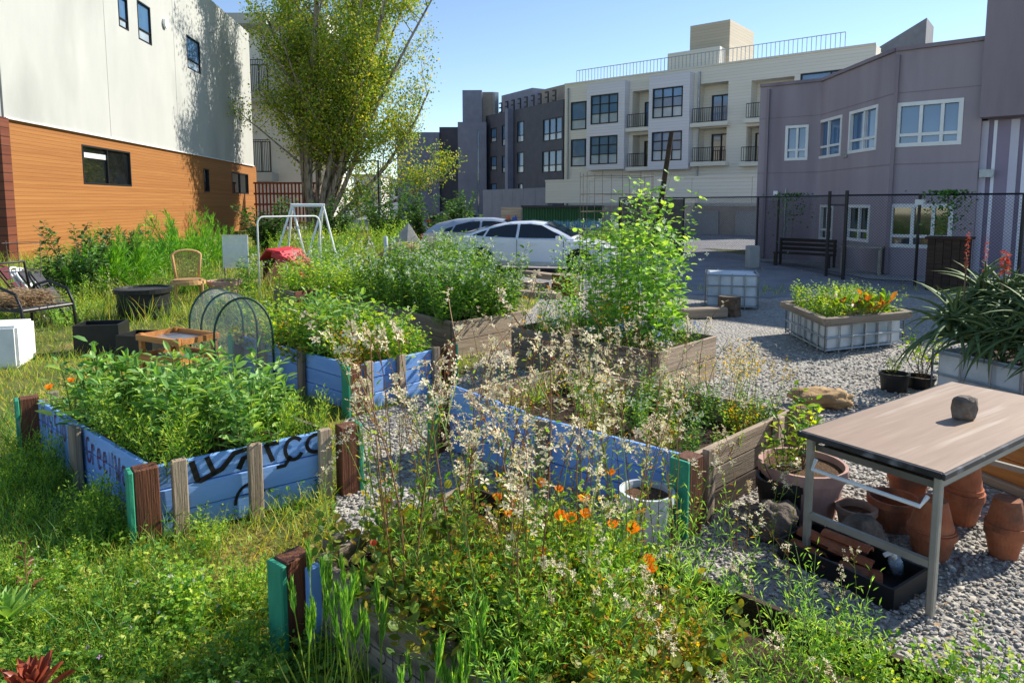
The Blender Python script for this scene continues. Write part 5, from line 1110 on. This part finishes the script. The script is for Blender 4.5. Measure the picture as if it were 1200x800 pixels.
for px, py, s in ((850,505,1.15),(880,500,1.0),(835,490,.95),(868,485,.9),(905,490,.8)): g = G(px, py); plant('mustard_plant', MUST, 'sparse silvery plant with yellow flowers right of the trellis bed', 'plant', (g.x, g.y, .1), s, 'silvery yellow flowered plants')
for p, s, t in infield(b7, 3, 4, .3): plant('leafy_vegetable', GREENS[random.randrange(4)], 'green vegetable in the low timber bed in the weeds', 'plant', (p.x, p.y, .27), random.uniform(.9,1.4), 'vegetables in the low timber bed')
for p, s, t in infield(b8, 1, 3, .2): plant('leafy_vegetable', GREENS[random.randrange(4)], 'green plant growing in the brown plank planter', 'plant', (p.x, p.y, .4), random.uniform(1,1.3), 'plants in the brown plank planter')
for p, s, t in infield(b9, 3, 3, .3): plant('broad_bean_plant', DARKB[random.randrange(3)], 'leafy plant in the small timber bed before the sedan', 'plant', (p.x, p.y, .3), random.uniform(1.0,1.4), 'plants in the small timber bed')
for px, py, s in ((385,345,1.6),(372,352,1.4),(330,372,1.2),(318,395,1.0),(300,400,1.1),(285,372,1.1),(260,372,1.1),(345,385,.9),(290,350,1.3),(372,335,1.5)):
    g = G(px, py); plant('leafy_weed', (GREENS+DARKB)[random.randrange(7)], 'tall leafy weed between the greenhouse and the planter box', 'plant', (g.x, g.y, 0), s, 'weeds behind the greenhouse')
# ---- foreground bed
A4, B4 = b4.R-b4.N, b4.L-b4.N
for p, s, t in infield(b4, 6, 10, .45):
    if (t > .5 and s < .95) or s < .45:
        plant('arugula_plant', ARU[random.randrange(6)], 'tall flowering arugula with cream petals in the foreground bed', 'plant', (p.x, p.y, .36), random.uniform(.62,1.05)*(1.18 if t > .5 else .6), 'flowering arugula in the foreground bed')
for p, s, t in infield(b4, 7, 14, .4):
    if t < .74 and s < (.5 if t < .5 else .75): plant('leafy_annual', LUSH[random.randrange(4)], 'bright low leafy plant under the arugula in the foreground bed', 'plant', (p.x, p.y, .35), random.uniform(.7,1.1)*(.5 if t < .35 else .75 if t < .5 else 1), 'low leafy plants in the foreground bed')
for p, s, t in infield(b4, 4, 10, .4):
    if s < .62 and t > .3: plant('nasturtium_plant', NAST[random.randrange(3)], 'round leaved reddening plant along the near side of the foreground bed', 'plant', (p.x, p.y, .36), random.uniform(.8,1.15), 'round leaved plants in the foreground bed')
POP = [meshes(stems=(S,'stem_green'), foliage=(Lf,'leaf_pea')) for S, Lf, tp in POPF]
for p, s, t in infield(b4, 3, 6, .4):
    if .2 < t < .75: plant('poppy_plant', POP[random.randrange(4)], 'ferny poppy plant in the foreground bed', 'plant', (p.x, p.y, .4), random.uniform(1,1.4), 'poppy plants in the foreground bed')
for px, py in ((607,566),(612,575),(604,584),(634,566),(597,601),(583,582),(669,607),(687,603),(656,604),(718,614),(741,619),(764,666),(760,655),(685,585),(636,647),(716,553),(655,572)):
    g = G(px, py, .74 if py < 640 else .66); bloom('poppy_flower', 'petal_orange', 'orange poppy bloom among the arugula in the foreground bed', 'flower', (g.x, g.y, .4), random.uniform(.024,.034), g.z-.42, group='orange poppies in the foreground bed')
for px, py in ((455,590),(438,640),(522,600)): g = G(px, py, .6); bloom('red_flower', 'petal_red', 'small crimson bloom at the left end of the foreground bed', 'flower', (g.x, g.y, .4), .02, .2, group='crimson blooms in the foreground bed')
# overhanging plants behind centre bed path: stray arugula in gravel and at right front
for px, py, z, s in ((470,600,0,.9),(440,612,0,1.0),(500,620,0,.95),(870,650,0,.75),(905,668,0,.7),(800,640,0,.9),(1000,775,.2,.5),(870,700,.3,.62),(700,640,.3,.8),(735,650,.3,.85),(770,662,.3,.8),(680,630,.3,.9),(790,650,.3,.9),(720,630,.3,1.0),(660,640,.3,.9),(755,640,.3,.95)):
    g = G(px, py, z); plant('arugula_plant', ARU[random.randrange(6)], 'stray arugula stem leaning out over the gravel', 'plant', (g.x, g.y, z), s, 'stray arugula on the gravel')
for px, py, s in ((1000,800,.9),(950,800,.8),(1050,815,.75),(1110,850,.9),(1170,850,1.1)):
    g = G(px, py, .4); plant('leafy_annual', LUSH[2+random.randrange(2)], 'fresh green sprig rising at the lower right edge of the foreground bed', 'plant', (g.x, g.y, .36), s*.75, 'green sprigs along the foreground bed edge')
g = G(778,300)
# ---- tank planters
def on_tank(t, s, u_): root, N, a, b = t; return N+a*s+b*u_
CH = []
for k in range(2):
    S, Lf, tp = stalks(340+k, 16, .34, .12, .22, 4, .16, .55, L5, el=(20,75), top=.9, sr=.007, lf=.5); CH.append(meshes(stems=(S,'stem_red' if k else 'stem_green'), foliage=(Lf,'leaf_chard')))
for s in (.15,.4,.65,.88):
    for u_ in (.15,.4,.65,.88):
        p = on_tank(ta, s, u_); ch = s > .35 and u_ < .25 and s < .7
        plant('chard_plant' if ch else 'leafy_vegetable', CH[random.randrange(2)] if ch else GREENS[random.randrange(4)], 'yellow and red stemmed chard in the rimmed tank planter' if ch else 'green vegetable in the rimmed tank planter', 'plant', (p.x, p.y, .36), random.uniform(.85,1.1)*(1.0 if ch else .8), 'chard in the rimmed tank' if ch else 'greens in the rimmed tank')
# aloes: each leaf a part
def aloe_leaf():
    mb = MB(); n = 8; V = []
    for i in range(n):
        t = i/(n-1); w_ = .048*(1-t)**.65+.001; z = .3*t-.62*t**2.0; x = t*.75; V += [(x,-w_,z+.25*w_),(x,0,z-.3*w_),(x,w_,z+.25*w_),(x,0,z-.75*w_)]
    mb.addn(V, [(i*4+a, i*4+(a+1)%4, (i+1)*4+(a+1)%4, (i+1)*4+a) for i in range(n-1) for a in range(4)]); return mb.mesh('leaf', 'leaf_aloe', True)
ALF = aloe_leaf()
def aloe(label, p, n, s):
    root = thing('aloe_plant', label, 'aloe', p, 0, None)
    for i in range(n):
        o = obj('leaf', ALF, root); el_ = random.uniform(-.45, .9) if i > n*.2 else random.uniform(.9, 1.4); o.rotation_euler = (random.uniform(-.3,.3), -el_, i*2.4); k = s*random.uniform(.75,1.15); o.scale = (k,k,k); o.location = (random.uniform(-.05,.05), random.uniform(-.05,.05), .05+random.uniform(0,.15))
names = ['foremost', 'second', 'third', 'fourth', 'fifth', 'sixth', 'seventh', 'eighth', 'ninth']
k = 0
for s in (.1, .32, .55, .78, .98):
    for u_ in (.08, .45, .85):
        p = on_tank(tcc, s, u_); aloe('long leaved grey green aloe crown in the tank at the right edge', (p.x, p.y, .5+.18*random.random()+.16*(u_ > .3)), 26, random.uniform(.8,1.0))['group'] if False else aloe('long leaved grey green aloe crown in the tank at the right edge', (p.x, p.y, .5+.2*random.random()+.25*(u_ > .3)), 44, random.uniform(.6,.8)); k += 1
for o in list(bpy.data.objects):
    if o.get('category') == 'aloe': o['group'] = 'aloe crowns in the right tank'
for px, py, D, red in ((1178,305,6.6,True),(1133,300,6.8,False),(1155,306,6.9,False),(1215,300,6.2,True)):
    p = AT(px, py, D); root = thing('aloe_flower', 'full red aloe flower head above the right tank' if red else 'dried orange aloe flower spike above the right tank', 'flower', (p.x, p.y, .8), 0, 'red aloe flower heads' if red else 'dried aloe spikes'); h = p.z-.8; MB().tube([(0,0,0),(0,0,h)], .008, 5).out('stalk', 'stem_brown', root)
    n = 90; r = np.random.default_rng(int(px)); tz = r.uniform(-.12, .1 if red else .26, n); az = r.uniform(0, 2*PI, n); mb = MB(); mb.inst(L2, np.c_[np.zeros(n), np.zeros(n), h+tz], np.c_[np.cos(az), np.sin(az), r.uniform(-.9,0 if red else .6,n)], r.normal(size=(n,3)), .06 if red else .03, .22); mb.out('florets', 'petal_red', root, kind='stuff')
# ---- potted citrus, seedlings, foreground succulents
S, Lf, tp = stalks(360, 9, .62, .05, .42, 15, .085, .55, L5, el=(-10,50), top=.9, sr=.007, lf=.35, bend=.25); CIT = meshes(branches=(S,'stem_brown'), foliage=(Lf,'leaf_citrus'))
p = pk.location; plant('citrus_tree', CIT, 'young citrus tree with glossy yellow green leaves in the pink pot', 'citrus', (p.x, p.y, .28), .82); p = bk.location; plant('citrus_tree', CIT, 'small citrus seedling in the black nursery pot', 'citrus', (p.x, p.y, .22), .55)
for px, py, s in ((1047,455,.35),(1080,455,.75)): g = G(px, py); plant('fig_sapling', CIT, 'thin sapling in a black pot beside the aloe tank' if s > .5 else 'small dry seedling in the black pot beyond the table', 'sapling', (g.x, g.y, .12), s)
def rosette(label, p, n, ll, mat, tilt=.9, wd=.3, group=None):
    mb = MB(); V = []; m_ = 6
    for i in range(m_):
        t = i/(m_-1); w_ = wd*.5*math.sin(PI*min(1, .12+.86*t))**.8*(1 if t < .98 else .1); V += [(t,-w_,.05-.12*t*t),(t,0,-.03-.12*t*t),(t,w_,.05-.12*t*t)]
    mb.addn(V, [(i*3+a, i*3+a+1, (i+1)*3+a+1, (i+1)*3+a) for i in range(m_-1) for a in range(2)]); me = mb.mesh('leaf', mat, True); root = thing('succulent', label, 'succulent', p, 0, group)
    for i in range(n):
        o = obj('leaf', me, root); t = i/n; o.rotation_euler = (0, -(tilt+(1.45-tilt)*(1-t)**1.0), i*2.4); k = ll*random.uniform(.85,1.1)*(.6+.4*t); o.scale = (k,k,k); o.location = (0,0,(1-t)*.05)
g = G(38,815,.3); rosette('red leaved succulent rosette in the lower left corner', (g.x, g.y, .27), 22, .17, 'leaf_succ_red', .75, .34); MB().tube([(g.x,g.y,0),(g.x,g.y,.24)], .018, 6)
g = G(8,712,.2); rosette('large green leaved plant at the lower left edge', (g.x, g.y, .12), 22, .19, 'leaf_fava', .35, .34)
S, Lf, tp = stalks(377, 1, .5, .01, .05, 16, .075, .35, L5, el=(0,60), sr=.006, lf=.3); PUR = meshes(stems=(S,'stem_red'), foliage=(Lf,'sepal'))
g = G(38,730); plant('purple_weed', PUR, 'upright purple leaved weed at the left edge of the foreground', 'plant', (g.x, g.y, 0), .95)
# ---- shrubs and fennel on the left
FEN = fennel(1, 60, 1.25, 1.3); FEN2 = fennel(2, 45, .9, .9)
for px, py, s, m_ in ((222,318,1.45,FEN),(200,322,1.25,FEN2),(118,345,1.35,FEN2),(150,342,1.3,FEN2),(255,312,1.1,FEN),(135,335,1.2,FEN)): g = G(px, py); plant('fennel_plant', m_, 'feathery bright green fennel clump against the orange wall', 'fennel', (g.x, g.y, 0), s, 'fennel clumps by the orange wall')
SHR = []
for k in range(3):
    S, Lf, tp = stalks(400+k, 26, 1.3, .35, .7, 60, .13, .6, L5, el=(-20,50), top=.85, sr=.012, bend=.2, hv=.5); SHR.append(meshes(branches=(S,'stem_brown'), foliage=(Lf,'leaf_dark')))
for i, (px, py, s, lb) in enumerate(((88,350,1.0,'dark glossy shrub behind the folding chairs'),(128,336,.9,'dark glossy shrub left of the compost bin'),(318,295,1.6,'dark shrub below the red brown fence'),(455,284,1.9,'dark rounded shrub left of the tarp heap'),(500,282,1.7,'mid green shrub between the tarp heap and silver hatchback'),(545,277,1.9,'spiky shrub in front of the slate wall'),(395,280,1.6,'shrub at the right foot of the poplar'))):
    g = G(px, py); plant('shrub', SHR[i % 3], lb, 'shrub', (g.x, g.y, 0), s)
S, Lf, tp = stalks(420, 3, 1.2, .1, .35, 7, .2, .8, L5, el=(-20,30), sr=.012, lf=.3); g = G(165,330); plant('sunflower_plant', meshes(stems=(S,'stem_green'), foliage=(Lf,'leaf_bright')), 'tall big leaved sunflower plant against the orange wall', 'plant', (g.x, g.y, 0), 1.35)
MIDW = []
for k in range(4):
    S, Lf, tp = stalks(430+k, 22, .7, .4, .4, 20, .11, .4, L4, el=(0,70), top=.7, sr=.006, hv=.5); MIDW.append(meshes(stems=(S,'stem_green'), foliage=(Lf,('leaf_mid','leaf_bright','leaf_silver','leaf_pea')[k])))
random.seed(21)
for i in range(46):
    px = random.uniform(305, 470); py = random.uniform(272, 330) if px < 440 else random.uniform(275, 298)
    if px > 400 and py > 312 or (310 < px < 368 and py > 308): continue
    g = G(px, py); plant('meadow_weed', MIDW[random.randrange(4)], 'tall meadow weed in the rough ground below the poplar', 'plant', (g.x, g.y, 0), random.uniform(.8,1.5)*(1.2 if py < 290 else .9), 'meadow weeds below the poplar')
for i in range(30):
    px = random.uniform(60, 300); py = random.uniform(330, 385)
    if 125 < px < 260 and py > 345: continue
    g = G(px, py); plant('meadow_weed', MIDW[random.randrange(4)], 'weed among the chairs in front of the orange wall', 'plant', (g.x, g.y, 0), random.uniform(.5,1.0), 'weeds among the chairs')
for i in range(12):
    px = random.uniform(690, 715) if i > 8 else random.uniform(640, 730); g = G(px, random.uniform(283, 290)); plant('meadow_weed', MIDW[random.randrange(4)], 'weed along the verge in front of the painted container', 'plant', (g.x, g.y, 0), random.uniform(.8,1.3), 'verge weeds by the container')
# ---- ivy on the fence
for px, D, n, hh, lb in ((928, 20.7, 260, 1.3, 'hanging vine on the chain link fence left of the gate'), (1108, 15.9, 420, 1.2, 'hanging vine on the chain link fence above the cabinet')):
    p = AT(px, 240, D); r = np.random.default_rng(px); x = r.normal(0,.28,n); z = 2.25-np.abs(r.normal(0,.45,n))*hh*(r.uniform(size=n) > .35); root = thing('climbing_vine', lb, 'vine', (p.x, p.y-.05, 0)); MB().tube([(0,0,2.2),(.05,0,1.6),(0,-.02,1.0)], .008, 4).out('stem', 'stem_brown', root); mb = MB(); mb.inst(L4, np.c_[x, r.normal(0,.05,n), z], r.normal(size=(n,3)), r.normal(size=(n,3)), .08, .7); mb.out('foliage', 'leaf_dark', root, kind='stuff')
# ---- poplar
r = np.random.default_rng(5); root_p = AT(368, 270, 50); TR = MB(); segs = []
def limb(p, d, L_, r0, depth, curve):
    n = 7; pts = [np.array(p, float)]; dd = np.array(d, float); dd /= np.linalg.norm(dd)
    for i in range(n-1):
        dd = dd+r.normal(0,.055,3)+np.array([0,0,curve]); dd /= np.linalg.norm(dd); pts.append(pts[-1]+dd*L_/(n-1))
    TR.tube(pts, r0*np.linspace(1,.32,n), 8 if depth == 0 else 5, cap=False)
    for i in range(n-1):
        if not (THIN and r.uniform() < .55): segs.append((pts[i], pts[i+1], depth, i/(n-1)))
    if depth < 2:
        m_ = 17 if depth == 0 else 7
        for k in range(m_):
            t = r.uniform(.22 if depth == 0 else .15, .98); i = min(n-2, int(t*(n-1))); q = pts[i]+(pts[i+1]-pts[i])*(t*(n-1)-i); a = r.uniform(0, 2*PI); up = .9 if depth == 0 else .55
            limb(q, [math.cos(a), math.sin(a), up+r.uniform(-.3,.5)], L_*(.3 if depth == 0 else .42)*r.uniform(.6,1.15)*(1.1-.45*t), r0*(.34 if depth == 0 else .4)*(1-.5*t), depth+1, .06)
mains = [(-.05,0,1,18,.34,.0),(.02,.1,1,20,.3,.0),(.08,-.05,1,21,.42,.0),(-.1,-.08,1,16,.24,.0),(.2,.06,1,19,.36,.01),(.36,-.1,1,17,.34,.02),(.55,.05,1,14,.28,.05),(.42,.1,1,19,.26,.0),(.62,-.1,1,18,.24,.0),(.3,-.2,1,20,.26,.0),(.12,.2,1,20,.3,0),(.85,.0,.75,13,.22,.06),(1.15,.1,.5,10.5,.18,.0)]
for dx, dy, dz, L_, r0, cv in mains:
    THIN = dx > .8
    limb((dx*.9+r.normal(0,.12), dy*1.5, -.1), (dx, dy, dz), L_, r0*.85, 0, cv)
root = thing('poplar_tree', 'large many stemmed poplar with yellow green spring leaves beside the white building', 'tree', (root_p.x, root_p.y, 0)); TR.out('trunk', 'bark', root, smooth=True)
P, X, N, Sc = [], [], [], []
for a, b, dep, t in segs:
    if dep == 0: continue
    n = 13 if dep == 2 else 5; tt = r.uniform(0,1,n)[:,None]; off = r.normal(0,.4,(n,3)); P.append(a+(b-a)*tt+off); X.append(r.normal(size=(n,3))+[0,0,-.3]); N.append(r.normal(size=(n,3))+[0,0,.6]); Sc.append(r.uniform(.1,.2,n))
P = np.concatenate(P); X = np.concatenate(X); N = np.concatenate(N); Sc = np.concatenate(Sc); mb = MB(); mb.inst(L2, P, X, N, Sc, .85); mb.out('crown', 'leaf_poplar', root, kind='stuff'); print('POPLAR leaves', len(P))
# hanging spray of leaves in front of the slate building
# ---------------------------------------------------------------- ground stuff: grass, weeds, gravel stones
def inside(poly, x, y):
    c = np.zeros(len(x), bool); n = len(poly)
    for i in range(n):
        x0, y0 = poly[i][0], poly[i][1]; x1, y1 = poly[(i+1)%n][0], poly[(i+1)%n][1]
        if y0 == y1: continue
        c ^= ((y0 > y) != (y1 > y)) & (x < (x1-x0)*(y-y0)/(y1-y0)+x0)
    return c
BEDS = [[b.N, b.R, b.F, b.L] for b in (b1,b2,b3,b4,b5,b6,b7,b8,b9)]
def ground_pts(n, d0, d1, seed, grav=False, pw=1.0, xr=(-20, 1320)):
    r = np.random.default_rng(seed); D = d0*(d1/d0)**r.uniform(0,1,n); px = r.uniform(*xr, n); x = (px-600)/F*D*1.02; y = D
    ok = np.ones(n, bool); g = inside(GRAV, x, y); ok &= g if grav else ~g
    for b in BEDS: ok &= ~inside(b, x, y)
    return x[ok], y[ok], D[ok]
def patch(x, y, s, k=0):                                      # smooth 0..1 variation over the ground
    return .5+.25*(np.sin(x*2.1*s+k)+np.sin(y*1.7*s-k*2)*.8+np.sin((x+y)*3.3*s+k*3)*.6+np.sin((x-1.7*y)*5.1*s)*.4)/1.4
def grass(name, n, d0, d1, seed, h, wd, mat, cond=None, lean=.5):
    x, y, D = ground_pts(n, d0, d1, seed); r = np.random.default_rng(seed+1)
    if cond is not None:
        k = cond(x, y, D, r); x, y, D = x[k], y[k], D[k]
    m_ = len(x); hh = h*r.uniform(.4,1.2,m_)*(.6+.8*np.clip(patch(x,y,1,seed),0,1)); X = np.c_[r.normal(0,lean,m_), r.normal(0,lean,m_), np.ones(m_)]; N = np.c_[r.normal(size=m_), r.normal(size=m_), r.uniform(.2,.6,m_)]
    mb = MB(); mb.inst(BL, np.c_[x,y,np.zeros(m_)], X, N, hh, np.clip(wd*(.6+.1*D)/hh, .01, .3)); o = mb.out(name, mat, kind='stuff'); return o
dry = lambda x, y: np.exp(-(((x+4.3)/1.3)**2+((y-7.3)/1.3)**2))+np.exp(-(((x+1.35)/.75)**2+((y-3.75)/.5)**2))+.8*np.exp(-(((x+3.4)/2)**2+((y-17)/2.5)**2))
tag(grass('lawn_grass', 80000, 2.0, 16, 31, .15, .005, 'leaf_grass', lambda x,y,D,r: r.uniform(size=len(x)) > dry(x,y)*.7), 'long green grass covering the ground left of the gravel', 'grass')
tag(grass('dry_grass', 60000, 2.2, 22, 33, .1, .005, 'leaf_drygrass', lambda x,y,D,r: r.uniform(size=len(x)) < np.clip(dry(x,y),.06,1)*.9, .8), 'yellowing dry grass patches on the lawn', 'grass')
tag(grass('tall_grass', 9000, 2.6, 6.0, 35, .32, .006, 'leaf_shade', lambda x,y,D,r: (np.abs((x+3.1)+(y-4.3)*1.08) < .75) & (x < -1.6), .5), 'tall grass coloured darker for the shade along the side of the left blue bed', 'grass')
tag(grass('far_grass', 30000, 11, 45, 37, .45, .006, 'leaf_grass', lambda x,y,D,r: x < -2.2+.0*y, .4), 'rough tall grass in the ground behind the beds', 'grass')
# broadleaf weeds in the foreground lawn
x, y, D = ground_pts(26000, 2.0, 6.5, 41, xr=(-40, 620)); r = np.random.default_rng(42); k = (r.uniform(size=len(x)) < np.clip(patch(x,y,1.4,2)*1.5,.12,1)) & (r.uniform(size=len(x)) > dry(x,y)*.9) & (y < 5.2); x, y, D = x[k], y[k], D[k]; m_ = len(x)
z = r.uniform(0,1,m_)**1.3*.16*(.4+patch(x,y,1.1,5)); mb = MB(); az = r.uniform(0,2*PI,m_); el_ = r.uniform(-.2,.8,m_); mb.inst(LB, np.c_[x,y,z+.01], np.c_[np.cos(az)*np.cos(el_), np.sin(az)*np.cos(el_), np.sin(el_)], np.c_[r.normal(0,.3,m_), r.normal(0,.3,m_), np.ones(m_)], r.uniform(.015,.045,m_), .75); tag(mb.out('clover_weeds', 'leaf_lawn', kind='stuff'), 'low broadleaf weeds carpeting the foreground lawn', 'weeds')
k = r.uniform(size=m_) < .004; mb = MB(); q = np.c_[x,y,z+.06][k]; mb.inst(P4, q, np.tile((1.,0,0),(len(q),1)), r.normal(0,.3,(len(q),3))+[0,-.4,1], .012); tag(mb.out('clover_blossoms', 'petal_pink', kind='stuff'), 'tiny pink blossoms dotted through the foreground weeds', 'flowers')
random.seed(33)
for i in range(75):
    px = random.uniform(-20, 400); py = random.uniform(610, 840); g = G(px, py)
    if px > 270 and py < 700: continue
    if any(inside(b, np.array([g.x]), np.array([g.y]))[0] for b in BEDS): continue
    plant('lawn_weed', (LUSH[2:]+HERB+GREENS[:2])[random.randrange(7)], 'knee high green weed clump in the foreground lawn', 'plant', (g.x, g.y, 0), random.uniform(.3,.62), 'weed clumps in the foreground lawn')
for i in range(22):
    px = random.uniform(0, 170); py = random.uniform(520, 640); g = G(px, py)
    if any(inside(b, np.array([g.x]), np.array([g.y]))[0] for b in BEDS): continue
    plant('lawn_weed', HERB[random.randrange(3)], 'dark weed clump in the shade along the left blue bed', 'plant', (g.x, g.y, 0), random.uniform(.5,.8), 'weed clumps beside the left blue bed')
# dead leaves on the gravel
x, y, D = ground_pts(1500, 2.3, 12, 61, True); r = np.random.default_rng(62); m_ = len(x); mb = MB(); mb.inst(L2, np.c_[x,y,np.full(m_,.03)], np.c_[r.normal(size=m_), r.normal(size=m_), r.normal(0,.2,m_)], np.c_[r.normal(0,.3,m_), r.normal(0,.3,m_), np.ones(m_)], r.uniform(.015,.05,m_), .5); tag(mb.out('leaf_litter', 'straw', kind='stuff'), 'dry leaves and stalk bits scattered over the gravel', 'leaf litter')
# barley heads in front of the foreground bed
BAR = []
for k in range(2):
    r = np.random.default_rng(500+k); S = MB(); H = MB()
    for i in range(3):
        b = r.normal(0,.02,3)*[1,1,0]; tip = b+np.array([r.normal(0,.05), r.normal(0,.05), .4*r.uniform(.8,1.15)]); S.tube([b, (b+tip)/2+r.normal(0,.01,3), tip], .0018, 3, cap=False); n = 46; t = r.uniform(0,1,n); az = r.uniform(0,2*PI,n); d = (tip-b)/np.linalg.norm(tip-b)
        H.inst(L2, tip+d*.09*(t[:,None]-.3), d*1.6+np.c_[np.cos(az), np.sin(az), np.zeros(n)]*.3, r.normal(size=(n,3)), .055, .045)
    for i in range(5): S.inst(BL, [(0,0,0)], [(r.normal(0,.4), r.normal(0,.4), 1)], [r.normal(size=3)], .25, .03)
    BAR.append(meshes(stems=(S,'leaf_grass'), seed_heads=(H,'leaf_pea')))
random.seed(5)
dd4 = Vector((.735,-.678,0))
for i in range(24):
    t = random.uniform(.3,1.45); q = b4.L+dd4*t-vn*random.uniform(.08,.42); plant('barley_grass', BAR[i % 2], 'wild barley stalk with a bristly head in front of the foreground bed', 'grass', (q.x, q.y, 0), random.uniform(.8,1.3), 'wild barley in front of the foreground bed')
# gravel stones
ico = bmesh.new(); bmesh.ops.create_icosphere(ico, subdivisions=1, radius=.5); iv = np.array([v_.co for v_ in ico.verts]); ifc = np.array([[v_.index for v_ in f_.verts] for f_ in ico.faces]); ico.free(); iv *= np.random.default_rng(9).uniform(.78,1.2,(12,1)); STONE = (iv*[1,.8,.62], ifc)
x, y, D = ground_pts(52000, 2.2, 9.5, 51, True); r = np.random.default_rng(52); k = r.uniform(size=len(x)) < .95; x, y, D = x[k], y[k], D[k]; m_ = len(x)
mb = MB(); mb.inst(STONE, np.c_[x,y,.008+r.uniform(0,.008,m_)], np.c_[r.normal(size=m_), r.normal(size=m_), r.normal(0,.25,m_)], np.c_[r.normal(0,.3,m_), r.normal(0,.3,m_), np.ones(m_)], r.uniform(.01,.029,m_)*np.where(r.uniform(size=m_) < .08, 1.5, 1)*(.75+.07*D)); tag(mb.out('gravel_stones', 'stones', kind='stuff'), 'loose grey crushed gravel covering the yard', 'gravel'); print('STONES', m_)
tot = sum(len(m_.polygons) for m_ in bpy.data.meshes); print('TOTAL mesh faces', tot, 'objects', len(bpy.data.objects))
